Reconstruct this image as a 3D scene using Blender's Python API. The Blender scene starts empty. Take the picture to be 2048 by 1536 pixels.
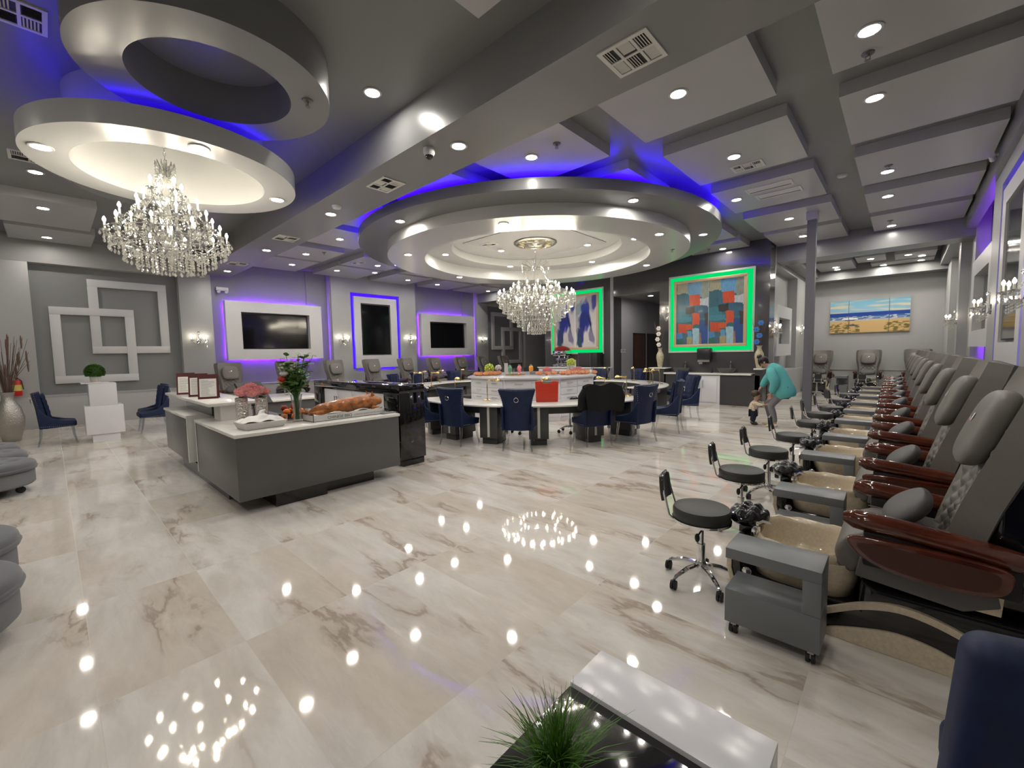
import bpy, bmesh, math, random
from math import sin, cos, pi, radians
from mathutils import Vector, Matrix
random.seed(7)
S = bpy.context.scene
COL = S.collection

# ------------------------------------------------------------------ camera
F_PX = 849.907
cam_d = bpy.data.cameras.new('camera'); cam = bpy.data.objects.new('camera', cam_d); COL.objects.link(cam)
cam_d.sensor_fit = 'HORIZONTAL'; cam_d.sensor_width = 36.0; cam_d.lens = 36.0 * F_PX / 2048.0
cam_d.clip_start = 0.02; cam_d.clip_end = 100
yaw, pitch, roll = -0.74474, 0.0727127, 0.019118
fwd = Vector((sin(yaw)*cos(pitch), cos(yaw)*cos(pitch), -sin(pitch)))
rgt = Vector((cos(yaw), -sin(yaw), 0)); dwn = fwd.cross(rgt)
r2 = cos(roll)*rgt + sin(roll)*dwn; d2 = -sin(roll)*rgt + cos(roll)*dwn
m3 = Matrix((r2, -d2, -fwd)).transposed()
cam.matrix_world = Matrix.Translation((0, 0, 1.6)) @ m3.to_4x4()
S.camera = cam
# ------------------------------------------------------------------ view, world
S.view_settings.view_transform = 'Standard'
try: S.view_settings.look = 'None'
except Exception: pass
S.view_settings.exposure = 0.0; S.view_settings.gamma = 1.0
S.view_settings.use_curve_mapping = False
w = bpy.data.worlds.new('world'); S.world = w; w.use_nodes = True
w.node_tree.nodes['Background'].inputs[0].default_value = (0.02, 0.022, 0.026, 1)
w.node_tree.nodes['Background'].inputs[1].default_value = 1.0
c = S.cycles
c.use_denoising = True
c.max_bounces = 8; c.diffuse_bounces = 4; c.glossy_bounces = 4; c.transmission_bounces = 6; c.transparent_max_bounces = 10
c.caustics_reflective = False; c.caustics_refractive = False
c.sample_clamp_indirect = 4.0; c.sample_clamp_direct = 0.0
c.blur_glossy = 0.5
L_DOWN = 300.0     # radiance of a recessed downlight lens
L_BULB = 240.0    # radiance of a candle bulb
L_BLUE = 34.0; L_PURPLE = 190.0; L_GREEN = 13.0

# ------------------------------------------------------------------ materials
MATS = {}
def lin(h):
    h = h.lstrip('#'); o = []
    for i in (0, 2, 4):
        v = int(h[i:i+2], 16)/255.0
        o.append(v/12.92 if v <= .04045 else ((v+.055)/1.055)**2.4)
    return tuple(o)
def M(name, col=(.5,.5,.5), rough=.5, metal=0, spec=.5, coat=0, emit=None, es=0, trans=0, ior=1.45, bump=None, var=None, sheen=0):
    if name in MATS: return MATS[name]
    if isinstance(col, str): col = lin(col)
    m = bpy.data.materials.new(name); m.use_nodes = True
    nt = m.node_tree; b = nt.nodes['Principled BSDF']
    b.inputs['Base Color'].default_value = (*col, 1); b.inputs['Roughness'].default_value = rough
    b.inputs['Metallic'].default_value = metal; b.inputs['Specular IOR Level'].default_value = spec
    b.inputs['Coat Weight'].default_value = coat; b.inputs['Coat Roughness'].default_value = .03
    b.inputs['Transmission Weight'].default_value = trans; b.inputs['IOR'].default_value = ior
    b.inputs['Sheen Weight'].default_value = sheen
    if emit:
        b.inputs['Emission Color'].default_value = (*emit, 1); b.inputs['Emission Strength'].default_value = es
    tc = None
    if bump or var: tc = nt.nodes.new('ShaderNodeTexCoord')
    if var:   # (scale, amount): cloudy variation of the base colour
        n = nt.nodes.new('ShaderNodeTexNoise'); n.inputs['Scale'].default_value = var[0]; n.inputs['Detail'].default_value = 5
        nt.links.new(tc.outputs['Object'], n.inputs['Vector'])
        r = nt.nodes.new('ShaderNodeValToRGB'); r.color_ramp.elements[0].position = .3; r.color_ramp.elements[1].position = .7
        r.color_ramp.elements[0].color = (*[x*(1-var[1]) for x in col], 1); r.color_ramp.elements[1].color = (*[min(1, x*(1+var[1])) for x in col], 1)
        nt.links.new(n.outputs['Fac'], r.inputs['Fac']); nt.links.new(r.outputs['Color'], b.inputs['Base Color'])
    if bump:  # (scale, strength)
        n = nt.nodes.new('ShaderNodeTexNoise'); n.inputs['Scale'].default_value = bump[0]; n.inputs['Detail'].default_value = 3
        nt.links.new(tc.outputs['Object'], n.inputs['Vector'])
        bp = nt.nodes.new('ShaderNodeBump'); bp.inputs['Strength'].default_value = bump[1]; bp.inputs['Distance'].default_value = .02
        nt.links.new(n.outputs['Fac'], bp.inputs['Height']); nt.links.new(bp.outputs['Normal'], b.inputs['Normal'])
    MATS[name] = m
    return m
def emis(name, col, strength):
    if name in MATS: return MATS[name]
    m = bpy.data.materials.new(name); m.use_nodes = True; nt = m.node_tree
    nt.nodes.remove(nt.nodes['Principled BSDF'])
    e = nt.nodes.new('ShaderNodeEmission'); e.inputs[0].default_value = (*col, 1); e.inputs[1].default_value = strength
    nt.links.new(e.outputs[0], nt.nodes['Material Output'].inputs[0]); MATS[name] = m
    return m
def crystal_mat(name, tint=(1, 1, 1), clear=.35):
    if name in MATS: return MATS[name]
    m = bpy.data.materials.new(name); m.use_nodes = True; nt = m.node_tree
    nt.nodes.remove(nt.nodes['Principled BSDF'])
    t = nt.nodes.new('ShaderNodeBsdfTransparent'); t.inputs[0].default_value = (.95*tint[0], .96*tint[1], .95*tint[2], 1)
    g = nt.nodes.new('ShaderNodeBsdfGlossy'); g.inputs['Color'].default_value = (*tint, 1); g.inputs['Roughness'].default_value = .06
    d = nt.nodes.new('ShaderNodeBsdfTranslucent'); d.inputs[0].default_value = (.95, .95, .9, 1)
    a = nt.nodes.new('ShaderNodeMixShader'); a.inputs[0].default_value = .55
    nt.links.new(g.outputs[0], a.inputs[1]); nt.links.new(d.outputs[0], a.inputs[2])
    x = nt.nodes.new('ShaderNodeMixShader'); x.inputs[0].default_value = clear
    nt.links.new(a.outputs[0], x.inputs[1]); nt.links.new(t.outputs[0], x.inputs[2])
    nt.links.new(x.outputs[0], nt.nodes['Material Output'].inputs[0]); MATS[name] = m
    return m
def glass_mat(name, tint=(1, 1, 1), clear=.75):
    if name in MATS: return MATS[name]
    m = bpy.data.materials.new(name); m.use_nodes = True; nt = m.node_tree
    nt.nodes.remove(nt.nodes['Principled BSDF'])
    t = nt.nodes.new('ShaderNodeBsdfTransparent'); t.inputs[0].default_value = (*tint, 1)
    g = nt.nodes.new('ShaderNodeBsdfGlossy'); g.inputs['Roughness'].default_value = .04
    fr = nt.nodes.new('ShaderNodeLayerWeight'); fr.inputs[0].default_value = 1-clear
    x = nt.nodes.new('ShaderNodeMixShader')
    nt.links.new(fr.outputs['Facing'], x.inputs[0]); nt.links.new(t.outputs[0], x.inputs[1]); nt.links.new(g.outputs[0], x.inputs[2])
    nt.links.new(x.outputs[0], nt.nodes['Material Output'].inputs[0]); MATS[name] = m
    return m

WALL = M('wall_light', (.37, .373, .37), .42, bump=(90, .03))
WALLD = M('wall_grey', (.215, .22, .222), .45, bump=(90, .03))
WHITE = M('white_paint', (.58, .58, .585), .38)
CEIL = M('ceiling_grey', (.20, .205, .205), .32, bump=(60, .02))
BEAM = M('beam_grey', (.21, .213, .212), .27, bump=(60, .015))
PANEL = M('panel_light', (.42, .415, .42), .33, bump=(60, .015))
RINGD = M('ring_grey', (.195, .198, .198), .25)
RINGL = M('ring_light', (.52, .525, .52), .25)
DARKT = M('dark_tile', (.062, .062, .066), .13, coat=.3)
BLACKG = M('black_gloss', (.006, .006, .007), .07, coat=.6)
BLACK = M('black_soft', (.012, .012, .013), .45)
CHROME = M('chrome', (.82, .82, .83), .07, 1)
STEEL = M('steel', (.45, .45, .46), .25, 1)
GOLD = M('brass', (.78, .56, .25), .2, 1)
QUARTZ = M('white_quartz', (.74, .73, .70), .13, var=(4, .06))
GREYL = M('grey_laminate', (.105, .105, .103), .32)
GREYD = M('grey_laminate_dark', (.055, .056, .058), .22)
LACQ = M('white_lacquer', (.70, .70, .74), .2)
BLUE = M('blue_velvet', (.0018, .0105, .050), .6, sheen=.0, var=(14, .25))
ACRYL = glass_mat('acrylic', (.86, .88, .90), .38)
GLASS = glass_mat('clear_glass', (.93, .95, .95), .7)
UPH = M('taupe_leather', (.150, .140, .128), .47, bump=(120, .05))
UPHD = M('taupe_leather_dark', (.085, .082, .082), .55)
MAHOG = M('mahogany', (.085, .017, .007), .1, coat=.9, var=(9, .35))
CREAM = M('cream_gelcoat', (.62, .53, .39), .22, coat=.5, var=(60, .1))
CARTG = M('cart_grey', (.155, .168, .178), .36)
VINYL = M('charcoal_vinyl', (.035, .037, .036), .45)
RUBBER = M('rubber', (.012, .012, .012), .6)
TUFT = M('black_patent', (.006, .006, .008), .09, coat=.5)
SILVER = M('silver_leaf', (.50, .48, .44), .26, 1, bump=(70, .5))
LAMP = emis('downlight_lens', (1.0, .94, .85), L_DOWN)
BULB = emis('candle_bulb', (1.0, .90, .72), L_BULB)
BULB2 = emis('sconce_bulb', (1.0, .90, .72), 85.0)
EBLUE = emis('led_blue', (.025, .0, 1.0), L_BLUE)
EBLUE2 = emis('led_blue_soft', (.025, .0, 1.0), 13.0)
ECHAN = emis('led_blue_channel', (.05, .008, 1.0), 1.7)
EGBOX = emis('green_backlight', (.0, .80, .18), .9)
EPURP = emis('led_purple', (.24, .03, 1.0), L_PURPLE)
EGREEN = emis('led_green', (.0, 1.0, .17), L_GREEN)
CRYS = crystal_mat('crystal', (1, 1, .97), .2)
CRYSW = crystal_mat('crystal_warm', (1, .9, .7), .3)

# ------------------------------------------------------------------ mesh builder
class MB:
    def __init__(s): s.v = []; s.f = []; s.m = []; s.T = Matrix.Identity(4)
    def add(s, vs, fs, mi=0):
        o = len(s.v); T = s.T
        s.v.extend([tuple(T @ Vector(p)) for p in vs])
        for f in fs: s.f.append([i+o for i in f]); s.m.append(mi)
        return s
    def box(s, x0, y0, z0, x1, y1, z1, mi=0):
        x0, x1 = min(x0, x1), max(x0, x1); y0, y1 = min(y0, y1), max(y0, y1); z0, z1 = min(z0, z1), max(z0, z1)
        return s.add([(x0,y0,z0),(x1,y0,z0),(x1,y1,z0),(x0,y1,z0),(x0,y0,z1),(x1,y0,z1),(x1,y1,z1),(x0,y1,z1)],
              [(0,3,2,1),(4,5,6,7),(0,1,5,4),(1,2,6,5),(2,3,7,6),(3,0,4,7)], mi)
    def tube(s, pts, r, n=10, mi=0, caps=True, closed=False):
        pts = [Vector(p) for p in pts]; k = len(pts)
        rs = r if isinstance(r, (list, tuple)) else [r]*k
        vs = []; up = None
        for i, p in enumerate(pts):
            a = pts[(i-1) % k] if (i > 0 or closed) else p; b = pts[(i+1) % k] if (i < k-1 or closed) else p
            t = (b-a); t = t.normalized() if t.length > 1e-9 else Vector((0,0,1))
            if up is None:
                up = Vector((0,0,1)) if abs(t.z) < .9 else Vector((1,0,0))
            x = t.cross(up); x = x.normalized() if x.length > 1e-6 else t.orthogonal().normalized()
            y = x.cross(t).normalized(); up = y
            for j in range(n):
                an = 2*pi*j/n; vs.append(p + (x*cos(an) + y*sin(an))*rs[i])
        fs = []
        for i in range(k if closed else k-1):
            i2 = (i+1) % k
            for j in range(n):
                fs.append((i*n+j, i*n+(j+1) % n, i2*n+(j+1) % n, i2*n+j))
        if caps and not closed: fs.append(tuple(range(n))[::-1]); fs.append(tuple((k-1)*n+j for j in range(n)))
        return s.add(vs, fs, mi)
    def cyl(s, p0, p1, r0, r1=None, n=16, mi=0): return s.tube([p0, p1], [r0, r0 if r1 is None else r1], n, mi)
    def lathe(s, prof, n=20, c=(0,0,0), mi=0, a0=0, a1=2*pi, sy=1.0):
        full = abs(a1-a0-2*pi) < 1e-6; m = n if full else n+1; vs = []
        for r, z in prof:
            for j in range(m):
                a = a0+(a1-a0)*j/n; vs.append((c[0]+r*cos(a), c[1]+r*sin(a)*sy, c[2]+z))
        fs = []
        for i in range(len(prof)-1):
            for j in range(n):
                j2 = (j+1) % m if full else j+1
                fs.append((i*m+j, i*m+j2, (i+1)*m+j2, (i+1)*m+j))
        if full:
            if prof[0][0] > 1e-5: fs.append(tuple(range(m))[::-1])
            if prof[-1][0] > 1e-5: fs.append(tuple((len(prof)-1)*m+j for j in range(m)))
        return s.add(vs, fs, mi)
    def ring(s, cx, cy, z0, z1, r0, r1, n=64, a0=0, a1=2*pi, mi=0):
        full = abs(a1-a0-2*pi) < 1e-6; m = n if full else n+1; vs = []
        for r, z in ((r0,z0),(r1,z0),(r1,z1),(r0,z1)):
            for j in range(m):
                a = a0+(a1-a0)*j/n; vs.append((cx+r*cos(a), cy+r*sin(a), z))
        fs = []
        for i in range(4):
            i2 = (i+1) % 4
            for j in range(n):
                j2 = (j+1) % m if full else j+1
                fs.append((i*m+j, i*m+j2, i2*m+j2, i2*m+j))
        if not full: fs += [(0, 3*m, 2*m, m), (n, m+n, 2*m+n, 3*m+n)]
        return s.add(vs, fs, mi)
    def prism(s, poly, z0, z1, mi=0, axis='z'):
        n = len(poly)
        def P(a, b, c):
            return {'z': (a,b,c), 'x': (c,a,b), 'y': (a,c,b)}[axis]
        vs = [P(a,b,z0) for a,b in poly] + [P(a,b,z1) for a,b in poly]
        fs = [tuple(range(n))[::-1], tuple(range(n, 2*n))] + [(i, (i+1) % n, n+(i+1) % n, n+i) for i in range(n)]
        return s.add(vs, fs, mi)
    def sph(s, c, r, nu=14, nv=8, mi=0):
        if not isinstance(r, (tuple, list)): r = (r, r, r)
        vs = [(c[0], c[1], c[2]-r[2])]
        for i in range(1, nv):
            t = -pi/2+pi*i/nv
            for j in range(nu):
                a = 2*pi*j/nu; vs.append((c[0]+r[0]*cos(t)*cos(a), c[1]+r[1]*cos(t)*sin(a), c[2]+r[2]*sin(t)))
        vs.append((c[0], c[1], c[2]+r[2])); fs = []
        for j in range(nu): fs.append((0, 1+(j+1) % nu, 1+j))
        for i in range(nv-2):
            for j in range(nu):
                a = 1+i*nu; fs.append((a+j, a+(j+1) % nu, a+nu+(j+1) % nu, a+nu+j))
        a = 1+(nv-2)*nu; t = len(vs)-1
        for j in range(nu): fs.append((a+j, a+(j+1) % nu, t))
        return s.add(vs, fs, mi)
    def grid(s, fn, nu, nv, thick=0, mi=0):
        """surface fn(u,v) u,v in 0..1 ; with a thickness along its normal when thick>0"""
        P = [[Vector(fn(i/nu, j/nv)) for i in range(nu+1)] for j in range(nv+1)]
        if not thick:
            vs = [p for r in P for p in r]
            return s.add(vs, [(j*(nu+1)+i, j*(nu+1)+i+1, (j+1)*(nu+1)+i+1, (j+1)*(nu+1)+i) for j in range(nv) for i in range(nu)], mi)
        Q = []
        for j in range(nv+1):
            r = []
            for i in range(nu+1):
                du = P[j][min(i+1, nu)]-P[j][max(i-1, 0)]; dv = P[min(j+1, nv)][i]-P[max(j-1, 0)][i]
                n = du.cross(dv); n = n.normalized() if n.length > 1e-9 else Vector((0,0,1))
                r.append(P[j][i]-n*thick)
            Q.append(r)
        vs = [p for r in P for p in r] + [p for r in Q for p in r]; o = (nu+1)*(nv+1); W = nu+1; fs = []
        for j in range(nv):
            for i in range(nu):
                fs.append((j*W+i, j*W+i+1, (j+1)*W+i+1, (j+1)*W+i)); fs.append((o+j*W+i, o+(j+1)*W+i, o+(j+1)*W+i+1, o+j*W+i+1))
        for i in range(nu): fs.append((i, o+i, o+i+1, i+1)); a = nv*W; fs.append((a+i, a+i+1, o+a+i+1, o+a+i))
        for j in range(nv): fs.append((j*W, (j+1)*W, o+(j+1)*W, o+j*W)); fs.append((j*W+nu, o+j*W+nu, o+(j+1)*W+nu, (j+1)*W+nu))
        return s.add(vs, fs, mi)
def obj(name, mb, mat, parent=None, bevel=0, seg=2, sub=0, ang=38, loc=None, flat=False):
    me = bpy.data.meshes.new(name); me.from_pydata(mb.v, [], mb.f)
    mats = mat if isinstance(mat, (list, tuple)) else [mat]
    for m in mats: me.materials.append(m)
    if len(mats) > 1: me.polygons.foreach_set('material_index', mb.m)
    bm = bmesh.new(); bm.from_mesh(me); bmesh.ops.recalc_face_normals(bm, faces=bm.faces); bm.to_mesh(me); bm.free()
    o = bpy.data.objects.new(name, me); COL.objects.link(o)
    if bevel or sub:
        if bevel:
            b = o.modifiers.new('b', 'BEVEL'); b.width = bevel; b.segments = seg; b.limit_method = 'ANGLE'; b.angle_limit = radians(32)
        if sub:
            b = o.modifiers.new('s', 'SUBSURF'); b.levels = sub; b.render_levels = sub
        dg = bpy.context.evaluated_depsgraph_get(); me2 = bpy.data.meshes.new_from_object(o.evaluated_get(dg))
        o.modifiers.clear(); o.data = me2; bpy.data.meshes.remove(me); me = me2; me.name = name
    if not flat:
        me.polygons.foreach_set('use_smooth', [True]*len(me.polygons)); me.set_sharp_from_angle(angle=radians(ang))
    me.update()
    if parent: o.parent = parent
    if loc: o.location = loc
    return o
def tag(o, label, cat, group=None, kind=None):
    o['label'] = label; o['category'] = cat
    if group: o['group'] = group
    if kind: o['kind'] = kind
    return o
def thing(name, label, cat, loc=(0,0,0), rz=0, group=None):
    o = bpy.data.objects.new(name, None); COL.objects.link(o); o.empty_display_size = .1
    o.location = loc; o.rotation_euler = (0,0,rz)
    return tag(o, label, cat, group)
KIDS = {}
def dup(root, loc, rz=0, label=None, group=None, scale=None):
    r = root.copy(); COL.objects.link(r); r.location = loc; r.rotation_euler = (0,0,rz)
    if scale: r.scale = (scale,)*3 if not isinstance(scale, tuple) else scale
    if label: r['label'] = label
    if group: r['group'] = group
    for ch in root.children:
        cc = ch.copy(); COL.objects.link(cc); cc.parent = r
        for g in ch.children:
            d = g.copy(); COL.objects.link(d); d.parent = cc
    return r
def place(proto, st, loc, rz, label, group=None, scale=None):
    """first call moves the prototype itself, the later ones copy it"""
    if not st.get('used'):
        st['used'] = True; proto.location = loc; proto.rotation_euler = (0,0,rz); proto['label'] = label
        if group: proto['group'] = group
        if scale: proto.scale = (scale,)*3 if not isinstance(scale, tuple) else scale
        return proto
    return dup(proto, loc, rz, label, group, scale)
TRIM = [0]
def struct(name, mb, mat, parent=None, **k):
    if name == 'trim': TRIM[0] += 1; name = 'trim_%d' % TRIM[0]
    o = obj(name, mb, mat, parent, **k)
    o['kind'] = 'structure'
    return o
def curve_through(P, n=5, closed=True):
    """points of a smooth curve through P"""
    k = len(P); out = []
    for i in range(k if closed else k-1):
        p0, p1, p2, p3 = [P[(i+j) % k] if closed else P[min(max(i+j, 0), k-1)] for j in (-1, 0, 1, 2)]
        for q in range(n):
            t = q/n; out.append(tuple(.5*((2*b)+(-a+c_)*t+(2*a-5*b+4*c_-d)*t*t+(-a+3*b-3*c_+d)*t**3) for a, b, c_, d in zip(p0, p1, p2, p3)))
    if not closed: out.append(tuple(P[-1]))
    return out
ORD = ['first','second','third','fourth','fifth','sixth','seventh','eighth','ninth','tenth','eleventh','twelfth','thirteenth']
# ================================================================== SETTING
XW, XE, YS, YN, YBACK, ZC = -15.3, 1.1, -3.2, 13.5, 19.95, 4.6
def floor_mat():
    m = bpy.data.materials.new('marble_tile'); m.use_nodes = True; nt = m.node_tree; N = nt.nodes; L = nt.links
    b = N['Principled BSDF']; b.inputs['Roughness'].default_value = .045; b.inputs['Specular IOR Level'].default_value = .62
    def n(t, **k):
        x = N.new(t)
        for a, v in k.items(): setattr(x, a, v)
        return x
    def math_(op, a, b_=None):
        x = n('ShaderNodeMath', operation=op)
        for i, v in enumerate((a, b_)):
            if v is None: continue
            if isinstance(v, (int, float)): x.inputs[i].default_value = v
            else: L.new(v, x.inputs[i])
        return x.outputs[0]
    tc = n('ShaderNodeTexCoord'); sep = n('ShaderNodeSeparateXYZ'); L.new(tc.outputs['Object'], sep.inputs[0])
    u = math_('DIVIDE', math_('ADD', sep.outputs[0], 2.69), 1.2); v = math_('DIVIDE', math_('SUBTRACT', sep.outputs[1], .05), .6)
    fu, fv = math_('FLOOR', u), math_('FLOOR', v); ru, rv = math_('SUBTRACT', u, fu), math_('SUBTRACT', v, fv)
    cmb = n('ShaderNodeCombineXYZ'); L.new(fu, cmb.inputs[0]); L.new(fv, cmb.inputs[1])
    wn = n('ShaderNodeTexWhiteNoise', noise_dimensions='3D'); L.new(cmb.outputs[0], wn.inputs['Vector'])
    off = n('ShaderNodeVectorMath', operation='SCALE'); off.inputs['Scale'].default_value = 7.0; L.new(wn.outputs['Color'], off.inputs[0])
    # slabs are turned end for end at random
    flip = math_('SUBTRACT', math_('MULTIPLY', math_('GREATER_THAN', wn.outputs['Value'], .5), 2.0), 1.0)
    cs = n('ShaderNodeCombineXYZ'); L.new(math_('MULTIPLY', sep.outputs[0], flip), cs.inputs[0]); L.new(math_('MULTIPLY', sep.outputs[1], flip), cs.inputs[1])
    mp = n('ShaderNodeMapping'); mp.inputs['Rotation'].default_value = (0, 0, radians(38)); mp.inputs['Scale'].default_value = (.5, 1.6, 1)
    L.new(cs.outputs[0], mp.inputs['Vector'])
    ad = n('ShaderNodeVectorMath', operation='ADD'); L.new(mp.outputs[0], ad.inputs[0]); L.new(off.outputs[0], ad.inputs[1])
    wob = n('ShaderNodeTexNoise'); wob.inputs['Scale'].default_value = 1.6; wob.inputs['Detail'].default_value = 5; L.new(ad.outputs[0], wob.inputs['Vector'])
    ws = n('ShaderNodeVectorMath', operation='SCALE'); ws.inputs['Scale'].default_value = .55; L.new(wob.outputs['Color'], ws.inputs[0])
    ad2 = n('ShaderNodeVectorMath', operation='ADD'); L.new(ad.outputs[0], ad2.inputs[0]); L.new(ws.outputs[0], ad2.inputs[1])
    def noise_(scale, det, rough, vec):
        x = n('ShaderNodeTexNoise'); x.inputs['Scale'].default_value = scale; x.inputs['Detail'].default_value = det; x.inputs['Roughness'].default_value = rough; L.new(vec, x.inputs['Vector']); return x.outputs['Fac']
    def smooth(v_, lo, hi, a_=0.0, b_2=1.0):
        x = n('ShaderNodeMapRange', interpolation_type='SMOOTHSTEP'); L.new(v_, x.inputs['Value'])
        for nm, q in (('From Min', lo), ('From Max', hi), ('To Min', a_), ('To Max', b_2)): x.inputs[nm].default_value = q
        return x.outputs[0]
    def blend(f, a_, col):
        x = n('ShaderNodeMix', data_type='RGBA'); L.new(f, x.inputs['Factor'])
        if isinstance(a_, tuple): x.inputs['A'].default_value = a_
        else: L.new(a_, x.inputs['A'])
        x.inputs['B'].default_value = col; return x.outputs['Result']
    cloud = noise_(.75, 4, .55, ad2.outputs[0]); base = blend(smooth(cloud, .42, .62), (.72, .695, .66, 1), (.63, .575, .505, 1))
    cloud2 = noise_(2.1, 6, .6, ad2.outputs[0]); base = blend(smooth(cloud2, .5, .68, 0, .6), base, (.60, .56, .51, 1))
    ridge = math_('ABSOLUTE', math_('SUBTRACT', noise_(.95, 6, .58, ad2.outputs[0]), .5)); mask = smooth(noise_(1.3, 2, .5, ad.outputs[0]), .46, .60)
    base = blend(math_('MULTIPLY', smooth(ridge, .0, .075, 1.0, 0.0), math_('MULTIPLY', mask, .62)), base, (.50, .43, .36, 1))
    base = blend(math_('MULTIPLY', smooth(ridge, .0, .022, 1.0, 0.0), math_('MULTIPLY', mask, .7)), base, (.36, .29, .235, 1))
    fine = n('ShaderNodeTexNoise'); fine.inputs['Scale'].default_value = 5; fine.inputs['Detail'].default_value = 8; fine.inputs['Roughness'].default_value = .7; L.new(ad2.outputs[0], fine.inputs['Vector'])
    fr = n('ShaderNodeMapRange'); fr.inputs['From Min'].default_value = .3; fr.inputs['From Max'].default_value = .7; fr.inputs['To Min'].default_value = .86; fr.inputs['To Max'].default_value = 1.06
    L.new(fine.outputs['Fac'], fr.inputs['Value'])
    mul = n('ShaderNodeMix', data_type='RGBA', blend_type='MULTIPLY'); mul.inputs['Factor'].default_value = 1
    L.new(base, mul.inputs['A']); L.new(fr.outputs[0], mul.inputs['B'])
    # grout lines
    def edge(r, wdt): return math_('LESS_THAN', math_('MINIMUM', r, math_('SUBTRACT', 1.0, r)), wdt)
    g = math_('MAXIMUM', edge(ru, .0013), edge(rv, .0026))
    mix = n('ShaderNodeMix', data_type='RGBA'); L.new(g, mix.inputs['Factor']); L.new(mul.outputs['Result'], mix.inputs['A']); mix.inputs['B'].default_value = (.54, .50, .445, 1)
    L.new(mix.outputs['Result'], b.inputs['Base Color'])
    L.new(math_('ADD', math_('MULTIPLY', g, .35), .045), b.inputs['Roughness'])
    return m
struct('floor', MB().box(XW-.6, YS-.3, -.2, XE+.7, YBACK+.3, 0), floor_mat())
struct('ceiling', MB().box(XW-.6, YS-.3, ZC, XE+.7, YBACK+.3, ZC+.2), CEIL)

# ---- west wall: two niches (south and north), two television bays and the centre block
def west_side():
    w = MB(); d = MB(); t = MB()
    def niche(y0, y1, a, b):            # a light wall from a to b with a grey recess y0..y1, z .77..3.97
        w.box(XW-.6, a, 0, XW, b, .77); w.box(XW-.6, a, 3.97, XW, b, ZC); w.box(XW-.6, a, .77, XW, y0, 3.97); w.box(XW-.6, y1, .77, XW, b, 3.97)
        d.box(XW-.6, y0, .77, XW-.25, y1, 3.97)
        t.box(XW-.25, y0, .75, XW+.012, y1, .785)
    niche(-.2, 2.63, YS, 3.41); niche(14.91, 17.74, 14.15, YBACK)
    for a, b in ((3.41, 6.98), (10.6, 14.15)):   # bays behind the wide screens
        d.box(XW-.6, a, .77, XW-.25, b, ZC); w.box(XW-.6, a, 0, XW, b, .77); t.box(XW-.25, a, .75, XW+.012, b, .785)
        d.box(XW-.25, a, .77, XW-.215, a+.72, ZC); d.box(XW-.25, b-.72, .77, XW-.215, b, ZC)
    w.box(XW-.6, 6.98, 0, XW, 10.6, ZC)
    struct('wall_west', w, WALL, bevel=.004); struct('wall_west', d, WALLD); struct('trim', t, WALL)
west_side()
def wide_frame(x, y0, y1, z0, z1, sgn, iy0, iy1, iz0, iz1, lab):
    """white raised frame round a sunken screen; sgn = +1 faces east, -1 faces west"""
    m = MB(); xb = x-.17*sgn; xf = x+.05*sgn
    for a in ((y0, z0, y1, iz0), (y0, iz1, y1, z1), (y0, iz0, iy0, iz1), (iy1, iz0, y1, iz1)): m.box(xb, a[0], a[1], xf, a[2], a[3])
    o = struct('trim', m, WHITE)
    l = MB(); p = .05
    p = .065; xs = xb-.02*sgn
    l.tube([(xs, y0+p, z0+p), (xs, y1-p, z0+p), (xs, y1-p, z1-p), (xs, y0+p, z1-p)], .011, 6, closed=True)
    obj('led_strip', l, EPURP, o)
    mm = MB(); mm.box(xb-.04*sgn, iy0-.05, iz0-.05, xb-.004*sgn, iy1+.05, iz1+.05); obj('back_panel', mm, M('recess_grey', (.10, .10, .10), .5), o)
def television(x, y0, y1, z0, z1, sgn, label):
    t = thing('television', label, 'television', (x, (y0+y1)/2, z0), 0, 'wall televisions')
    a = MB(); a.box(-.03, y0-(y0+y1)/2, 0, .03, y1-(y0+y1)/2, z1-z0); obj('housing', a, BLACK, t, bevel=.006)
    hw = (y1-y0)/2-.018; s = MB(); s.box(.0302*sgn, -hw, .02, .034*sgn, hw, z1-z0-.018); obj('screen', s, M('screen_black', (.004, .004, .005), .09, spec=.55), t)
    return t
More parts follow.
